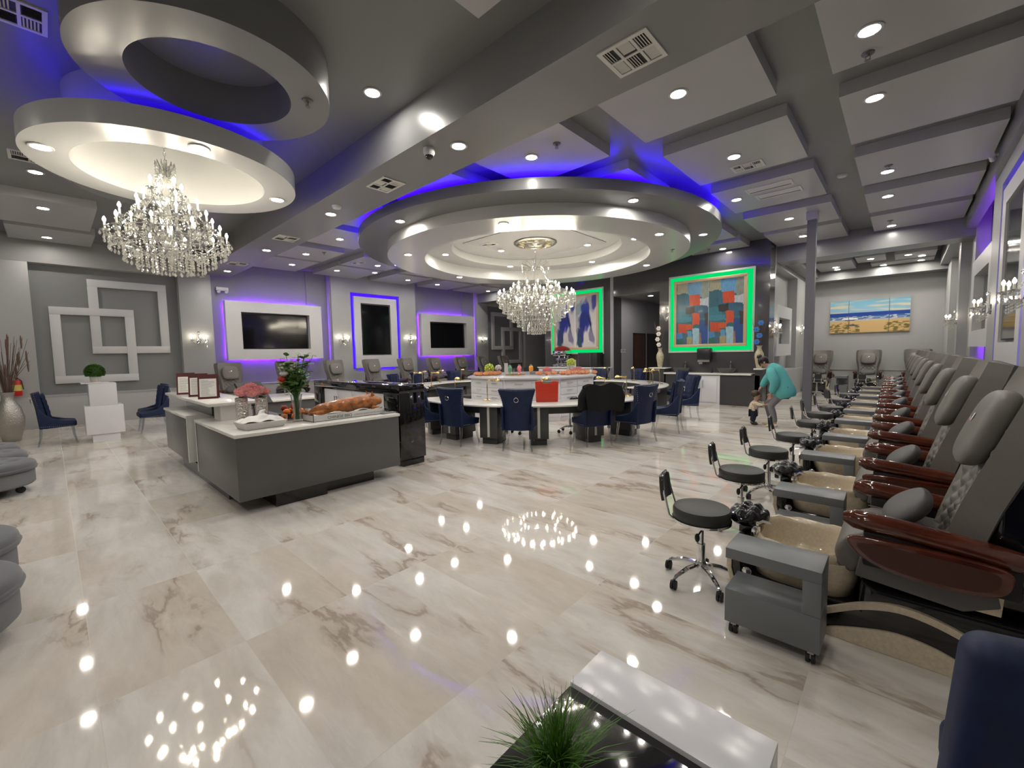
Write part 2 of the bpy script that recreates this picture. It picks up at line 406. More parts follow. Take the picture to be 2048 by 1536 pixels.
for i, (a, sg) in enumerate(((XW, 1), (XE, -1))):
    wall = 'far left' if sg == 1 else 'near right'
    if sg == 1: wide_frame(a, 3.73, 6.64, 1.55, 3.37, sg, 4.15, 6.22, 1.88, 3.04, '')
    wide_frame(a, 10.9, 13.95, 1.55, 3.37, sg, 11.35, 13.45, 1.88, 3.04, '')
    if sg == 1: television(a-.12*sg, 4.19, 6.18, 1.89, 3.0, sg, 'wide black television in a purple-lit frame above the first left wall chairs')
    television(a-.12*sg, 11.4, 13.4, 1.89, 3.0, sg, 'wide black television in a purple-lit frame at the far end of the %s wall' % ('left' if sg == 1 else 'right'))
    # upright screen in the centre block, blue groove round it
    m = MB(); x0 = a; xf = a+.10*sg
    y0, y1, z0, z1 = 7.72, 9.80, 1.12, 3.97
    for q in ((7.0, 0, 10.58, z0-.1), (7.0, z1, 10.58, ZC), (7.0, z0-.1, y0, z1), (y1, z0-.1, 10.58, z1)): m.box(x0-.02*sg, q[0], q[1], xf, q[2], q[3])
    struct('trim', m, WALL)
    f = MB(); g = .13; iy0, iy1, iz0, iz1 = 8.12, 9.38, 1.62, 3.6
    for q in ((y0+g, z0+.02, y1-g, iz0), (y0+g, iz1, y1-g, z1-g), (y0+g, iz0, iy0, iz1), (iy1, iz0, y1-g, iz1)): f.box(x0+.001*sg, q[0], q[1], xf, q[2], q[3])
    o = struct('trim', f, WHITE)
    l = MB()
    xa, xb_ = x0+.012*sg, x0+.02*sg; q = .005
    for b_ in ((y0+q, z0, y0+g-q, z1-q), (y1-g+q, z0, y1-q, z1-q), (y0+g, z1-g+q, y1-g, z1-q)): l.box(xa, b_[0], b_[1], xb_, b_[2], b_[3])
    obj('led_strip', l, ECHAN, o); l = MB(); l.tube([(x0+.03*sg, y0+.25, z0-.03), (x0+.03*sg, y1-.25, z0-.03)], .01, 6); obj('led_strip', l, EBLUE2, o)
    television(x0+.045*sg, 8.16, 9.34, 1.65, 3.57, sg, 'upright black television in a blue-lit frame on the %s wall' % ('left' if sg == 1 else 'right'))
# ---- east wall (near right)
w = MB(); w.box(XE, YS, 0, XE+.6, 3.41, ZC); w.box(XE, 6.98, 0, XE+.6, 10.6, ZC); w.box(XE, 14.15, 0, XE+.6, YBACK, ZC); w.box(XE, 3.41, 0, XE+.6, 6.98, .77); w.box(XE, 10.6, 0, XE+.6, 14.15, .77); struct('wall_east', w, WALL)
d = MB(); d.box(XE+.25, 3.41, .77, XE+.6, 6.98, ZC); d.box(XE+.25, 10.6, .77, XE+.6, 14.15, ZC); d.box(XE+.215, 10.6, .77, XE+.25, 11.3, ZC); d.box(XE+.215, 13.45, .77, XE+.25, 14.15, ZC); struct('wall_east', d, WALLD)
struct('trim', MB().box(XE-.012, 10.0, .75, XE, 19.9, .785), WALL)
struct('trim', MB().box(.93, 15.0, 0, XE, 15.5, ZC).box(.93, 17.9, 0, XE, YBACK, ZC), WALL)
struct('wall_south', MB().box(XW-.6, YS-.3, 0, XE+.4, YS, ZC), WALL)
# ---- north side: dark tiled walls, passage with doors, back room
w = MB(); w.box(-10.6, YN, 0, -7.56, YN+.6, ZC); w.box(-5.88, YN, 0, -2.76, YN+.6, ZC); struct('wall_north', w, DARKT)
# joints of the large tiles
w = MB(); w.box(-7.86, YN+.6, 0, -7.56, 18, ZC); w.box(-5.88, YN+.6, 0, -5.58, 18, ZC); w.box(-10.9, YN+.6, 0, -10.6, YBACK, ZC); w.box(-7.6, 17.6, 0, -5.6, 18, ZC); struct('wall_passage', w, M('passage_paint', (.33, .33, .36), .45))
struct('trim', MB().box(-7.56, YN+.02, 3.5, -5.88, 17.6, 3.9), BEAM); struct('trim', MB().box(-7.56, YN, 3.5, -5.88, YN+.02, ZC), DARKT)
struct('trim', MB().box(-7.66, YN-.012, 0, -7.545, YN+.02, ZC), M('passage_paint'))
WOOD = M('door_wood', (.055, .018, .008), .3, coat=.3, var=(5, .3))
for i, (a, b, mt) in enumerate(((15.05, 15.95, WOOD), (16.25, 17.1, M('door_dark', (.012, .009, .009), .3)))):  # the second is a near-black sheet standing in for a dark opening
    dd = struct('door_%d' % (i+1), MB().box(-7.565, a, 0, -7.53, b, 2.22), mt)
    fr = MB(); fr.box(-7.56, a-.05, 0, -7.52, a, 2.27); fr.box(-7.56, b, 0, -7.52, b+.05, 2.27); fr.box(-7.56, a-.05, 2.22, -7.52, b+.05, 2.27); obj('frame', fr, M('door_frame', (.02, .012, .01), .4), dd)
    h = MB(); h.cyl((-7.53, b-.08, 1.0), (-7.46, b-.08, 1.0), .012); h.cyl((-7.47, b-.08, 1.0), (-7.47, b-.2, 1.0), .01); obj('handle', h, CHROME, dd)
sw = thing('light_switch', 'row of three white light switches on the wall of the passage beside the brown door', 'switch', (-7.56, 14.25, 1.6))
m = MB()
for k in range(3): m.box(0, -.14+k*.14-.05, -.06, .012, -.14+k*.14+.05, .06)
obj('plate', m, WHITE, sw, bevel=.004)
m = MB()
for k in range(3): m.box(.012, -.14+k*.14-.015, -.03, .02, -.14+k*.14+.015, .03)
obj('rocker', m, BLACK, sw)
# back room
w = MB(); w.box(-2.95, YBACK, 0, XE+.4, YBACK+.3, ZC); w.box(XW-.6, YBACK, 0, -7.8, YBACK+.3, ZC); struct('wall_back', w, WALL)
w = MB(); X0 = -2.76
w.box(X0-.3, YN+.6, 0, X0, YBACK, .9); w.box(X0-.3, YN+.6, 3.95, X0, YBACK, ZC); w.box(X0-.3, YN+.6, .9, X0, 14.2, 3.95); w.box(X0-.3, 17.5, .9, X0, YBACK, 3.95); w.box(X0-.6, 14.2, .9, X0-.28, 17.5, 3.95)
w.box(X0, 14.2, .0, X0+.05, 19.9, .88)
struct('wall_side', w, WALL)
m = MB()
for a in ((14.35, 1.36, 16.5, 1.72), (14.35, 2.5, 16.5, 2.86), (14.35, 1.72, 14.62, 2.5), (16.2, 1.72, 16.5, 2.5)): m.box(X0-.2, a[0], a[1], X0+.03, a[2], a[3])
struct('trim', m, WHITE); struct('trim', MB().box(X0-.27, 14.6, 1.7, X0-.2, 16.25, 2.55), M('recess_grey'))
struct('trim', MB().box(X0, YBACK-.02, .74, XE, YBACK, .785), WALL)
# ---- beams
w = MB(); w.box(XW-.2, 3.11, 4.09, XE, 3.93, ZC); struct('trim', w, BEAM)
w = MB(); w.box(XW-.2, 14.25, 4.05, -10.6, 14.95, ZC); struct('trim', w, BEAM); w = MB(); w.box(X0, 14.25, 4.03, XE, 14.95, ZC); struct('trim', w, BEAM)
w = MB(); w.box(.93, 3.93, 4.2, XE, 14.25, ZC); struct('trim', w, BEAM)
# ---- hanging ceiling panels (6 columns x 5 rows, the big round feature takes the middle ones)
COLS = ((-.65, .89), (-2.72, -1.16), (-4.83, -3.27), (-6.93, -5.37), (-9.03, -7.47), (-10.97, -9.45), (-13.0, -11.52), (-15.05, -13.2))
ROWS = ((4.0, 5.76), (6.33, 7.9), (8.45, 10.02), (10.6, 12.13), (12.5, 14.14))
for ci, (a, b) in enumerate(COLS):
    for ri, (p, q) in enumerate(ROWS):
        if ci in (3, 4) and ri in (1, 2, 3): continue
        if ci in (3, 4, 5) and ri == 4: q = YN-.02
        if ci == 2 and ri == 4: q = 13.46
        struct('trim', MB().box(a, p, 4.45, b, q, ZC+.01), PANEL)
for q in ((-13.35, -2.6, -11.3, .8), (-15.1, -.45, -13.65, .9), (-13.4, 1.35, -12.0, 2.9), (-2.77, -2.4, -1.2, 2.67)):
    struct('trim', MB().box(q[0], q[1], 4.45, q[2], q[3], ZC+.01), PANEL)
# back room: stepped tray
m = MB(); m.box(X0, 14.95, 4.1, XE, 15.2, ZC); m.box(X0, 19.2, 3.98, XE, YBACK, ZC); m.box(X0, 15.2, 4.1, -2.4, 19.2, ZC); m.box(.75, 15.2, 4.1, XE, 19.2, ZC); struct('trim', m, WALLD)
for q in ((-2.3, 15.6, -1.2, 16.6), (-.7, 15.5, .6, 16.5), (-2.3, 17.1, -1.3, 19.0), (-.3, 17.1, .6, 18.2), (-.9, 18.4, .6, 19.1), (-1.2, 16.8, -.5, 17.9)):
    struct('trim', MB().box(q[0], q[1], 4.28, q[2], q[3], ZC), PANEL, bevel=.01)
# ---- round ceiling features
CX, CY = -7.1, 8.7
def ring_feature(cx, cy, parts, led=None, arc=None, cut=None):
    root = None
    for k, (z0, z1, ra, rb, mt) in enumerate(parts):
        o = struct('trim', MB().ring(cx, cy, z0, z1, ra, rb, 128, *(cut or (0, 2*pi))), mt, bevel=0)
        root = root or o
    if led:
        l = MB(); r, z, mt = led; a0, a1 = arc or (0, 2*pi); l.tube([(cx+r*cos(a0+(a1-a0)*j/128), cy+r*sin(a0+(a1-a0)*j/128), z) for j in range(128 if not arc else 129)], .016, 6, closed=not arc)
        obj('led_strip', l, mt, root)
ring_feature(CX, CY, ((4.17, 4.35, 3.68, 4.32, RINGD), (3.96, 4.17, 2.82, 3.69, RINGL), (4.17, 4.28, 2.82, 3.69, RINGL), (4.26, 4.36, 2.16, 2.83, RINGL), (4.36, 4.46, 2.16, 2.83, RINGL)), (4.2, 4.375, EBLUE), (radians(128), radians(412)))
struct('trim', MB().lathe([(0, 4.465), (2.17, 4.465), (2.17, ZC)], 64, (CX, CY, 0)), RINGL); struct('trim', MB().box(-8.5, 7.45, 4.45, -5.85, 10.1, 4.465), PANEL)
ring_feature(-4.97, 1.25, ((4.2, ZC, .655, 1.02, RINGD),))
ring_feature(-8.73, 1.25, ((4.2, ZC, .60, .895, RINGD),))
ring_feature(-6.85, 1.25, ((3.88, 4.1, .955, 1.335, RINGL), (4.1, ZC-.001, .955, .975, RINGL)), (1.2, 4.125, EBLUE2))
struct('trim', MB().lathe([(0, 4.585), (.956, 4.585), (.956, ZC)], 64, (-6.85, 1.25, 0)), RINGL)
md = thing('ceiling_medallion', 'ornate gilded round medallion on the ceiling above the large middle chandelier', 'medallion', (-7.15, 8.75, 4.45))
m = MB(); m.lathe([(.54, 0), (.56, -.02), (.53, -.045), (.47, -.05), (.45, -.03), (.30, -.028), (.28, -.05), (.22, -.055), (.2, -.03), (.1, -.035), (.07, -.07), (0, -.07)], 48); obj('plate', m, SILVER, md)
m = MB()
for k in range(8):
    a = pi/8+2*pi*k/8; pts = [(.375*cos(a)+.085*cos(t), .375*sin(a)+.085*sin(t), -.04) for t in [2*pi*j/14 for j in range(14)]]
    m.tube(pts, .014, 6, closed=True)
obj('ornament', m, M('gilt_ornament', (.72, .64, .42), .3, .8), md)
# column
pc = MB(); pc.box(-1.6, 11.05, 0, -1.44, 11.21, 4.3); struct('column', pc, M('column_grey', (.14, .14, .16), .45)); struct('trim', MB().box(-1.62, 11.03, 4.28, -1.42, 11.23, 4.46), PANEL)
# ================================================================== CEILING FIXTURES
dl = thing('downlight', 'downlight', 'downlight'); DL = {}
m = MB(); m.lathe([(.074, 0), (.10, 0), (.104, -.006), (.098, -.012), (.08, -.012), (.074, -.004)], 28); obj('trim_ring', m, WHITE, dl)
m = MB(); m.lathe([(0, -.006), (.072, -.006), (.074, -.001)], 20); m.f = [f for f in m.f]; obj('lens', m, LAMP, dl)
def lights(label, group, z, pts):
    for x, y in pts: place(dl, DL, (x, y, z-.0005), 0, label, group)
lights('recessed downlight in the pale ceiling panels nearest the right wall', 'downlights over the right chair row', 4.45, ((-.33,5.21),(-.35,6.62),(-.30,9.49),(-.33,11.03),(-.32,13.75)))
lights('recessed downlight in the pale ceiling panels between the grey post and round ceiling', 'downlights beside the round ceiling', 4.45, ((-1.95,4.94),(-1.96,7.09),(-2.46,9.11),(-1.97,11.28),(-2.01,13.29),(-4.1,4.96),(-3.9,13.2)))
lights('recessed downlight in the underside of the long grey beam', 'downlights in the long beam', 4.09, ((-4.01,3.49),(-7.47,3.51),(-10.96,3.58),(-14.29,3.61)))
lights('recessed downlight alone in the dark grey ceiling by the upper ring', 'lone ceiling downlight', 4.6, ((-4.57,2.7),))
lights('recessed downlight in the ceiling behind the camera', 'downlights behind the camera', 4.45, ((-1.9,-1.2),(-12.3,-1.6)))  # assumed lamps out of view, added to brighten the south side
lights('recessed downlight in the plain ceiling behind the camera', 'plain ceiling downlights behind the camera', 4.6, ((-.4,-1.6),(-.4,.6),(-5.0,-1.9),(-7.5,-2.0),(-9.8,-2.0),(-.6,2.5)))  # also unseen, added so surfaces facing south get more light
lights('recessed downlight in the dark outermost ring of the big round ceiling', 'outer ring downlights', 4.17, ((-7.21,4.74),(-3.5,6.95),(-3.4,10.1),(-10.7,6.9)))
lights('recessed downlight in the light second ring of the big round ceiling', 'second ring downlights', 3.96, ((-5.46,5.78),(-8.67,5.88),(-3.75,8.58),(-5.33,11.37),(-10.13,8.7),(-8.71,11.43)))
lights('recessed downlight in the innermost step of the big round ceiling', 'inner ring downlights', 4.26, ((-9.1,7.35),(-4.8,9.62),(-9.0,9.79),(-6.91,11.1)))
lights('recessed downlight beside the gilded ceiling medallion', 'downlights by the medallion', 4.45, ((-8.35,8.72),(-6.33,9.95)))
lights('large recessed downlight in the pale ring above the left chandelier', 'downlights in the left pale ring', 3.88, ((-6.81,.09),(-5.69,1.25),(-6.75,2.39),(-8.0,1.25)))
lights('recessed downlight in the ceiling panels along the far left wall', 'downlights by the far left wall', 4.45, ((-10.21,4.99),(-12.31,5.02),(-13.97,5.26),(-13.98,6.68),(-12.38,7.25),(-13.49,7.78),(-14.0,9.45),(-14.12,10.94),(-14.1,13.8),(-12.2,9.3),(-12.3,11.3)))
lights('recessed downlight in the far left corner ceiling above the interlocking frames', 'downlights in the left corner', 4.45, ((-11.85,.11),(-14.55,.15)))
lights('recessed downlight in the grey ceiling next to the left corner air vent', 'left corner grey ceiling downlight', 4.6, ((-10.2,.05),))
lights('recessed downlight in the stepped ceiling of the back room', 'downlights in the back room', 4.28, ((-1.8,18.2),(-1.8,18.75),(.3,16.2),(.3,17.9),(.3,18.8),(-.85,17.3),(-1.7,16.1),(-.6,18.95),(.0,17.4)))  # the later positions are extra lamps added to brighten the back wall
lights('recessed downlight in the passage ceiling above the brown door', 'passage downlight', 3.5, ((-6.55,14.3),))

VENTW = M('vent_white', (.62, .61, .58), .4); VENTD = M('vent_dark', (.03, .03, .03), .6)
def vent(label, x, y, z, sx, sy, nx, ny, slats_all=False):
    t = thing('ceiling_vent', label, 'air vent', (x, y, z), 0, 'ceiling air vents')
    f = MB(); b = .035
    f.box(-sx/2, -sy/2, -.012, sx/2, -sy/2+b, 0); f.box(-sx/2, sy/2-b, -.012, sx/2, sy/2, 0); f.box(-sx/2, -sy/2+b, -.012, -sx/2+b, sy/2-b, 0); f.box(sx/2-b, -sy/2+b, -.012, sx/2, sy/2-b, 0)
    for i in range(1, nx): xx = -sx/2+sx*i/nx; f.box(xx-.012, -sy/2+b, -.011, xx+.012, sy/2-b, 0)
    for i in range(1, ny): yy = -sy/2+sy*i/ny; f.box(-sx/2+b, yy-.012, -.0105, sx/2-b, yy+.012, 0)
    obj('frame', f, VENTW, t); k = MB(); k.box(-sx/2+.01, -sy/2+.01, -.002, sx/2-.01, sy/2-.01, -.0005); obj('duct', k, VENTD, t)
    s = MB()
    for i in range(nx):
        for j in range(ny):
            x0, y0 = -sx/2+sx*i/nx+.02, -sy/2+sy*j/ny+.02; wx, wy = sx/nx-.04, sy/ny-.04
            if slats_all or (i+j) % 2:
                ps_ = .045 if slats_all else .022
                for q in range(int(wy/ps_)): s.add([(x0, y0+q*ps_, -.003), (x0+wx, y0+q*ps_, -.003), (x0+wx, y0+q*ps_+ps_*.5, -.011), (x0, y0+q*ps_+ps_*.5, -.011)], [(0,1,2,3)])
            else:
                for q in range(int(wx/.022)): s.add([(x0+q*.022, y0, -.003), (x0+q*.022, y0+wy, -.003), (x0+q*.022+.013, y0+wy, -.011), (x0+q*.022+.013, y0, -.011)], [(0,1,2,3)])
    obj('louvers', s, VENTW, t)
vent('largest white air vent under the long beam above the middle of the room', -1.77, 3.49, 4.09, .44, .42, 3, 2)
vent('white air vent under the beam near the dome camera and round ceiling', -5.66, 3.5, 4.09, .5, .36, 3, 2)
vent('white air vent under the beam above the left television', -9.62, 3.53, 4.09, .42, .42, 2, 2)
vent('white air vent at the far end of the beam over the left wall', -13.0, 3.53, 4.09, .42, .42, 2, 2)
vent('white air vent at the top left corner of the dark ceiling', -5.72, .02, 4.6, .42, .34, 2, 2)
vent('white air vent in the grey ceiling behind the left pale ring', -9.55, .0, 4.6, .42, .42, 2, 2)
vent('small square air vent beside a downlight in the panel near the post', -1.9, 7.6, 4.45, .44, .3, 3, 2)
vent('long louvred return air grille nearer the camera in the pale panel', -1.86, 8.83, 4.45, .72, .3, 1, 1, True)
vent('long louvred return air grille farther from the camera in the pale panel', -1.80, 9.3, 4.45, .72, .3, 1, 1, True)
vent('small air vent in the panel behind the grey post', -1.9, 13.0, 4.45, .4, .3, 3, 2)
vent('small air vent in the panel above the far left chairs', -12.4, 6.6, 4.45, .42, .3, 2, 2)
vent('small air vent inside the innermost circle by the medallion', -8.1, 8.0, 4.45, .4, .3, 2, 2)

sp = thing('sprinkler_head', 'sprinkler', 'sprinkler'); SPS = {}
m = MB(); m.lathe([(0, 0), (.055, 0), (.05, -.012), (.018, -.014), (.012, -.03), (0, -.03)], 16); obj('escutcheon', m, M('sprinkler_metal', (.2, .19, .18), .35, .8), sp)
m = MB(); m.tube([(.014, 0, -.03), (.02, 0, -.045), (0, 0, -.062)], .004, 6); m.tube([(-.014, 0, -.03), (-.02, 0, -.045), (0, 0, -.062)], .004, 6); m.lathe([(0, -.06), (.026, -.062), (.026, -.065), (0, -.066)], 12); obj('deflector', m, M('sprinkler_metal'), sp)
for lab, p in (('dark sprinkler head beside the nearest right-hand downlight', (-.36,5.6,4.45)), ('dark sprinkler head in the panel over the third right-hand downlight', (-.28,9.2,4.45)), ('dark sprinkler head in the panel over the farthest right-hand downlight', (-.33,13.2,4.45)),
               ('dark sprinkler head in the pale panel in front of the round ceiling', (-3.6,4.9,4.45)), ('silver sprinkler head in the underside of the grey upper ring', (-4.55,1.95,4.2)), ('sprinkler head in the green-tinted panel by the right painting', (-4.2,12.95,4.45)), ('sprinkler head in the second ring above the right painting', (-4.1,10.1,3.96)), ('sprinkler head in the panel above the left television', (-11.8,5.3,4.45))):
    place(sp, SPS, p, 0, lab, 'ceiling sprinklers')
dc = thing('dome_camera', 'white dome security camera under the long grey beam', 'camera', (-4.33, 3.29, 4.09))
m = MB(); m.lathe([(0, 0), (.07, 0), (.072, -.05), (.06, -.07), (.045, -.085), (0, -.085)], 24); obj('housing', m, WHITE, dc)
m = MB(); m.lathe([(.05, -.075), (.045, -.1), (.03, -.118), (0, -.125)], 20); obj('lens_dome', m, BLACKG, dc)
sd = thing('smoke_detector', 'round white smoke detector under the beam next to a downlight', 'smoke detector', (-7.02, 3.4, 4.09))
m = MB(); m.lathe([(0, 0), (.075, 0), (.075, -.02), (.06, -.04), (.02, -.05), (0, -.05)], 24); obj('body', m, WHITE, sd)
sd2 = dup(sd, (-.9, 9.6, 4.6), 0, 'small round white detector in the grey ceiling strip by the post')
el = thing('exit_light', 'white emergency light unit with two lamps high on the wall left of the left television', 'emergency light', (XW-.14, 3.72, 3.72))
m = MB(); m.box(0, -.16, -.05, .07, .16, .05); obj('body', m, WHITE, el, bevel=.008)
for s in (-.1, .1):
    m = MB(); m.cyl((.04, s, -.05), (.09, s, -.09), .04, .05); obj('lamp_head', m, WHITE, el)
dup(el, (XW-.14, 13.85, 3.35), 0, 'white emergency light unit high on the wall at the far end of the left wall')
bc = thing('wall_camera', 'small security camera at the corner of the beam and left wall', 'camera', (XW, 3.2, 4.0)); m = MB(); m.cyl((0, 0, .05), (.06, 0, .05), .02); m.cyl((.05, -.06, 0), (.07, .06, .03), .035); obj('body', m, WHITE, bc)
bc2 = dup(bc, (.92, 9.6, 4.32), pi, 'small white security camera where the right wall meets the ceiling')

# ---- crystal pieces
def drop_mb(r=.013, h=.05, n=6):
    return MB().lathe([(0, 0), (r*.35, -h*.2), (r, -h*.62), (r*.6, -h*.88), (0, -h)], n)
def bulb_mb(): return MB().lathe([(.008, 0), (.017, .018), (.016, .035), (.006, .058), (0, .066)], 8)
CANDLE = M('candle_sleeve', (.75, .73, .66), .4)
def hang(mb, x, y, z, n, r=.009, step=.034):
    """a string of faceted beads straight down"""
    for k in range(n):
        zz = z-step*k; mb.add([(x, y, zz), (x+r, y, zz-step*.45), (x, y+r, zz-step*.45), (x-r, y, zz-step*.45), (x, y-r, zz-step*.45), (x, y, zz-step*.9)], [(0,1,2),(0,2,3),(0,3,4),(0,4,1),(5,2,1),(5,3,2),(5,4,3),(5,1,4)])
    return z-step*n
def swag(mb, a, b, sag, n, r=.008):
    for k in range(n+1):
        t = k/n; p = [a[i]+(b[i]-a[i])*t for i in range(3)]; p[2] -= sag*4*t*(1-t)
        hang(mb, p[0], p[1], p[2], 1, r, .024)
dropmesh = [None]
def chandelier(label, loc, tiers, ztop, crown, bowl, ndrop, warm):
    t = thing('chandelier', label, 'chandelier', (loc[0], loc[1], ztop))
    m = MB(); m.lathe([(0, 0), (.07, 0), (.06, -.03), (.02, -.05), (0, -.05)], 20); obj('canopy', m, CHROME, t)
    m = MB(); zl = tiers[-1][0]-.3-ztop
    for k in range(int((-.05-(crown[0]-ztop))/.045)+1):
        z = -.05-.045*k; ax = k % 2
        m.tube([(.012*cos(a) if ax else 0, 0 if ax else .012*cos(a), z-.022+.026*sin(a)) for a in [2*pi*j/8 for j in range(8)]], .004, 5, closed=True)
    obj('chain', m, CHROME, t)
    m = MB(); zc = crown[0]-ztop
    m.lathe([(0, zc+.02), (.02, zc), (.035, zc-.05), (.015, zc-.1), (.03, zc-.25), (.05, zc-.35), (.02, zc-.45), (.04, zl+.2), (.08, zl+.08), (.05, zl-.05), (.02, zl-.14), (0, zl-.16)], 14); obj('stem', m, CRYS, t)
    drops = []; strands = MB(); arms = MB(); sleeves = MB()
    for (zb, r, n, ph) in tiers:
        z = zb-ztop-.1
        for k in range(n):
            a = 2*pi*k/n+ph; ca, sa = cos(a), sin(a)
            P = [(.04, -.16), (r*.35, -.24), (r*.7, -.2), (r*.93, -.1), (r, -.02)]
            arms.tube([(p*ca, p*sa, z+q) for p, q in P], .008, 6)
            arms.lathe([(.012, -.03), (.045, -.012), (.05, 0), (.01, -.01)], 10, (r*ca, r*sa, z))
            if chandelier.sleeve is None: chandelier.sleeve = obj('candle_sleeve', MB().cyl((0, 0, 0), (0, 0, .085), .011, n=8), CANDLE, t, loc=(r*ca, r*sa, z))
            else: o = bpy.data.objects.new('candle_sleeve', chandelier.sleeve.data); COL.objects.link(o); o.parent = t; o.location = (r*ca, r*sa, z)
            b = bulb_mb(); 
            if chandelier.bulb is None: chandelier.bulb = obj('bulb', b, BULB, t, loc=(r*ca, r*sa, z+.085))
            else:
                o = bpy.data.objects.new('bulb', chandelier.bulb.data); COL.objects.link(o); o.parent = t; o.location = (r*ca, r*sa, z+.085)
            for j in range(4): drops.append(((r+.045*cos(j*pi/2+a))*ca-.045*sin(j*pi/2)*sa, (r+.045*cos(j*pi/2+a))*sa+.045*sin(j*pi/2)*ca, z-.02))
            a2 = a+2*pi/n; swag(strands, (r*ca, r*sa, z-.02), (r*cos(a2), r*sin(a2), z-.02), .1, max(6, int(r*2*pi/n/.028)))
            swag(strands, (crown[1]*.5*ca, crown[1]*.5*sa, zc-.1), (r*.96*ca, r*.96*sa, z+.0), .07, int(math.hypot(r, zc-z)/.04)+4, .007)
    # crown
    for k in range(12):
        a = 2*pi*k/12; r = crown[1]
        arms.tube([(.03*cos(a), .03*sin(a), zc-.16), (r*.5*cos(a), r*.5*sin(a), zc-.08), (r*cos(a), r*sin(a), zc+.02), (r*1.02*cos(a), r*1.02*sin(a), zc-.03)], .006, 5)
        hang(strands, r*cos(a), r*sin(a), zc-.01, crown[2], .009); drops.append((r*cos(a), r*sin(a), zc-.01-.034*crown[2]))
        hang(strands, r*.6*cos(a+.2), r*.6*sin(a+.2), zc-.05, crown[2]+1, .009)
    for (r, z, n, beads) in bowl:
        arms.tube([(r*cos(2*pi*j/40), r*sin(2*pi*j/40), z-ztop) for j in range(40)], .004, 4, closed=True)
        for k in range(n):
            a = 2*pi*(k+random.random()*.3)/n
            zz = hang(strands, r*cos(a), r*sin(a), z-ztop-.01, beads, .0125); drops.append((r*cos(a), r*sin(a), zz))
    obj('arms', arms, CHROME, t)
    random.shuffle(drops); base = None; rest = MB()
    for i, p in enumerate(drops):
        if i < ndrop:
            if base is None: base = obj('crystal_drop', drop_mb(.016, .062), CRYS if not warm else CRYSW, t, flat=True, loc=p)
            else:
                o = bpy.data.objects.new('crystal_drop', base.data); COL.objects.link(o); o.parent = t; o.location = p
        else:
            d = drop_mb(.016, .062); rest.add([(v[0]+p[0], v[1]+p[1], v[2]+p[2]) for v in d.v], d.f)
    if rest.v: o = obj('crystal_drops', rest, CRYS, t, flat=True); o['kind'] = 'stuff'
    o = obj('bead_strands', strands, CRYS, t, flat=True); o['kind'] = 'stuff'
    return t
chandelier.bulb = None; chandelier.sleeve = None
chandelier('tiered crystal chandelier with candle bulbs hanging from the pale ring on the left', (-6.87, 1.14), ((3.80,.17,4,.3),(3.6,.31,6,.1),(3.42,.46,8,.0),(3.24,.6,10,.2)), 4.585, (4.03,.10,3),
    ((.58,3.05,42,2),(.46,3.0,36,4),(.34,2.95,28,5),(.2,2.95,18,6),(.62,3.14,24,2),(.42,3.3,24,3),(.28,3.5,16,3)), 100, False)
chandelier('wide crystal chandelier with a ring of candle bulbs hanging over the nail tables', (-7.15, 8.75), ((3.36,.6,14,.1),(3.16,.98,24,.0),(2.98,.5,10,.15)), 4.4, (3.92,.36,5),  # innermost bulb tier is added inside to brighten the crystal body
    ((1.03,3.12,84,4),(.97,3.05,80,6),(.88,2.98,74,8),(.76,2.88,66,9),(.64,2.75,56,8),(.5,2.62,46,8),(.37,2.47,36,7),(.24,2.36,24,6),(.12,2.24,12,3),(.8,3.2,50,3),(.5,3.2,36,4)), 100, False)
# ---- wall sconces
sc = thing('wall_sconce', 'sconce', 'wall lamp'); SC = {}
m = MB(); m.lathe([(0, 0), (.055, 0), (.05, .02), (.02, .03), (0, .03)], 16); m.v = [(v[2], v[0], v[1]*1.5) for v in m.v]; obj('backplate', m, CHROME, sc)
ar = MB(); st = MB()
for s in (-1, 0, 1):
    e = (.13+.06*(s == 0), .17*s, .03); ar.tube([(.02, 0, -.03), (.06, .05*s, -.08), (.12, .13*s, -.06), (e[0], e[1], 0), e], .008, 6)
    ar.lathe([(.01, -.02), (.045, 0), (.05, .012), (.01, 0)], 10, e)
    k = MB(); k.cyl(e, (e[0], e[1], e[2]+.08), .011, n=8); obj('candle_sleeve', k, CANDLE, sc)
    o = obj('bulb', bulb_mb(), BULB2, sc); o.location = (e[0], e[1], e[2]+.08)
    for j in range(5):
        a = 2*pi*j/5; hang(st, e[0]+.045*cos(a), e[1]+.045*sin(a), e[2]+.005, 2, .009); 
    swag(st, (.02, 0, .22), (e[0], e[1], .03), .06, 9); swag(st, (.03, 0, -.02), (e[0], e[1], .0), .08, 9)
    for q in range(4): hang(st, .05+.03*q, e[1]*(.4+.2*q), -.05-.02*q, 3, .01)
ar.sph((.04, 0, .25), .03, 10, 6); ar.tube([(.02, 0, 0), (.02, 0, .24)], .008, 6)
obj('arms', ar, CHROME, sc); obj('bead_strands', st, CRYS, sc, flat=True)['kind'] = 'stuff'
base = None
for s in (-1, 0, 1):
    for j in range(4):
        p = (.13+.06*(s == 0)+.04*cos(j*pi/2), .17*s+.04*sin(j*pi/2), -.045)
        if base is None: base = obj('crystal_drop', drop_mb(.014, .055), CRYS, sc, flat=True, loc=p)
        else: o = bpy.data.objects.new('crystal_drop', base.data); COL.objects.link(o); o.parent = sc; o.location = p
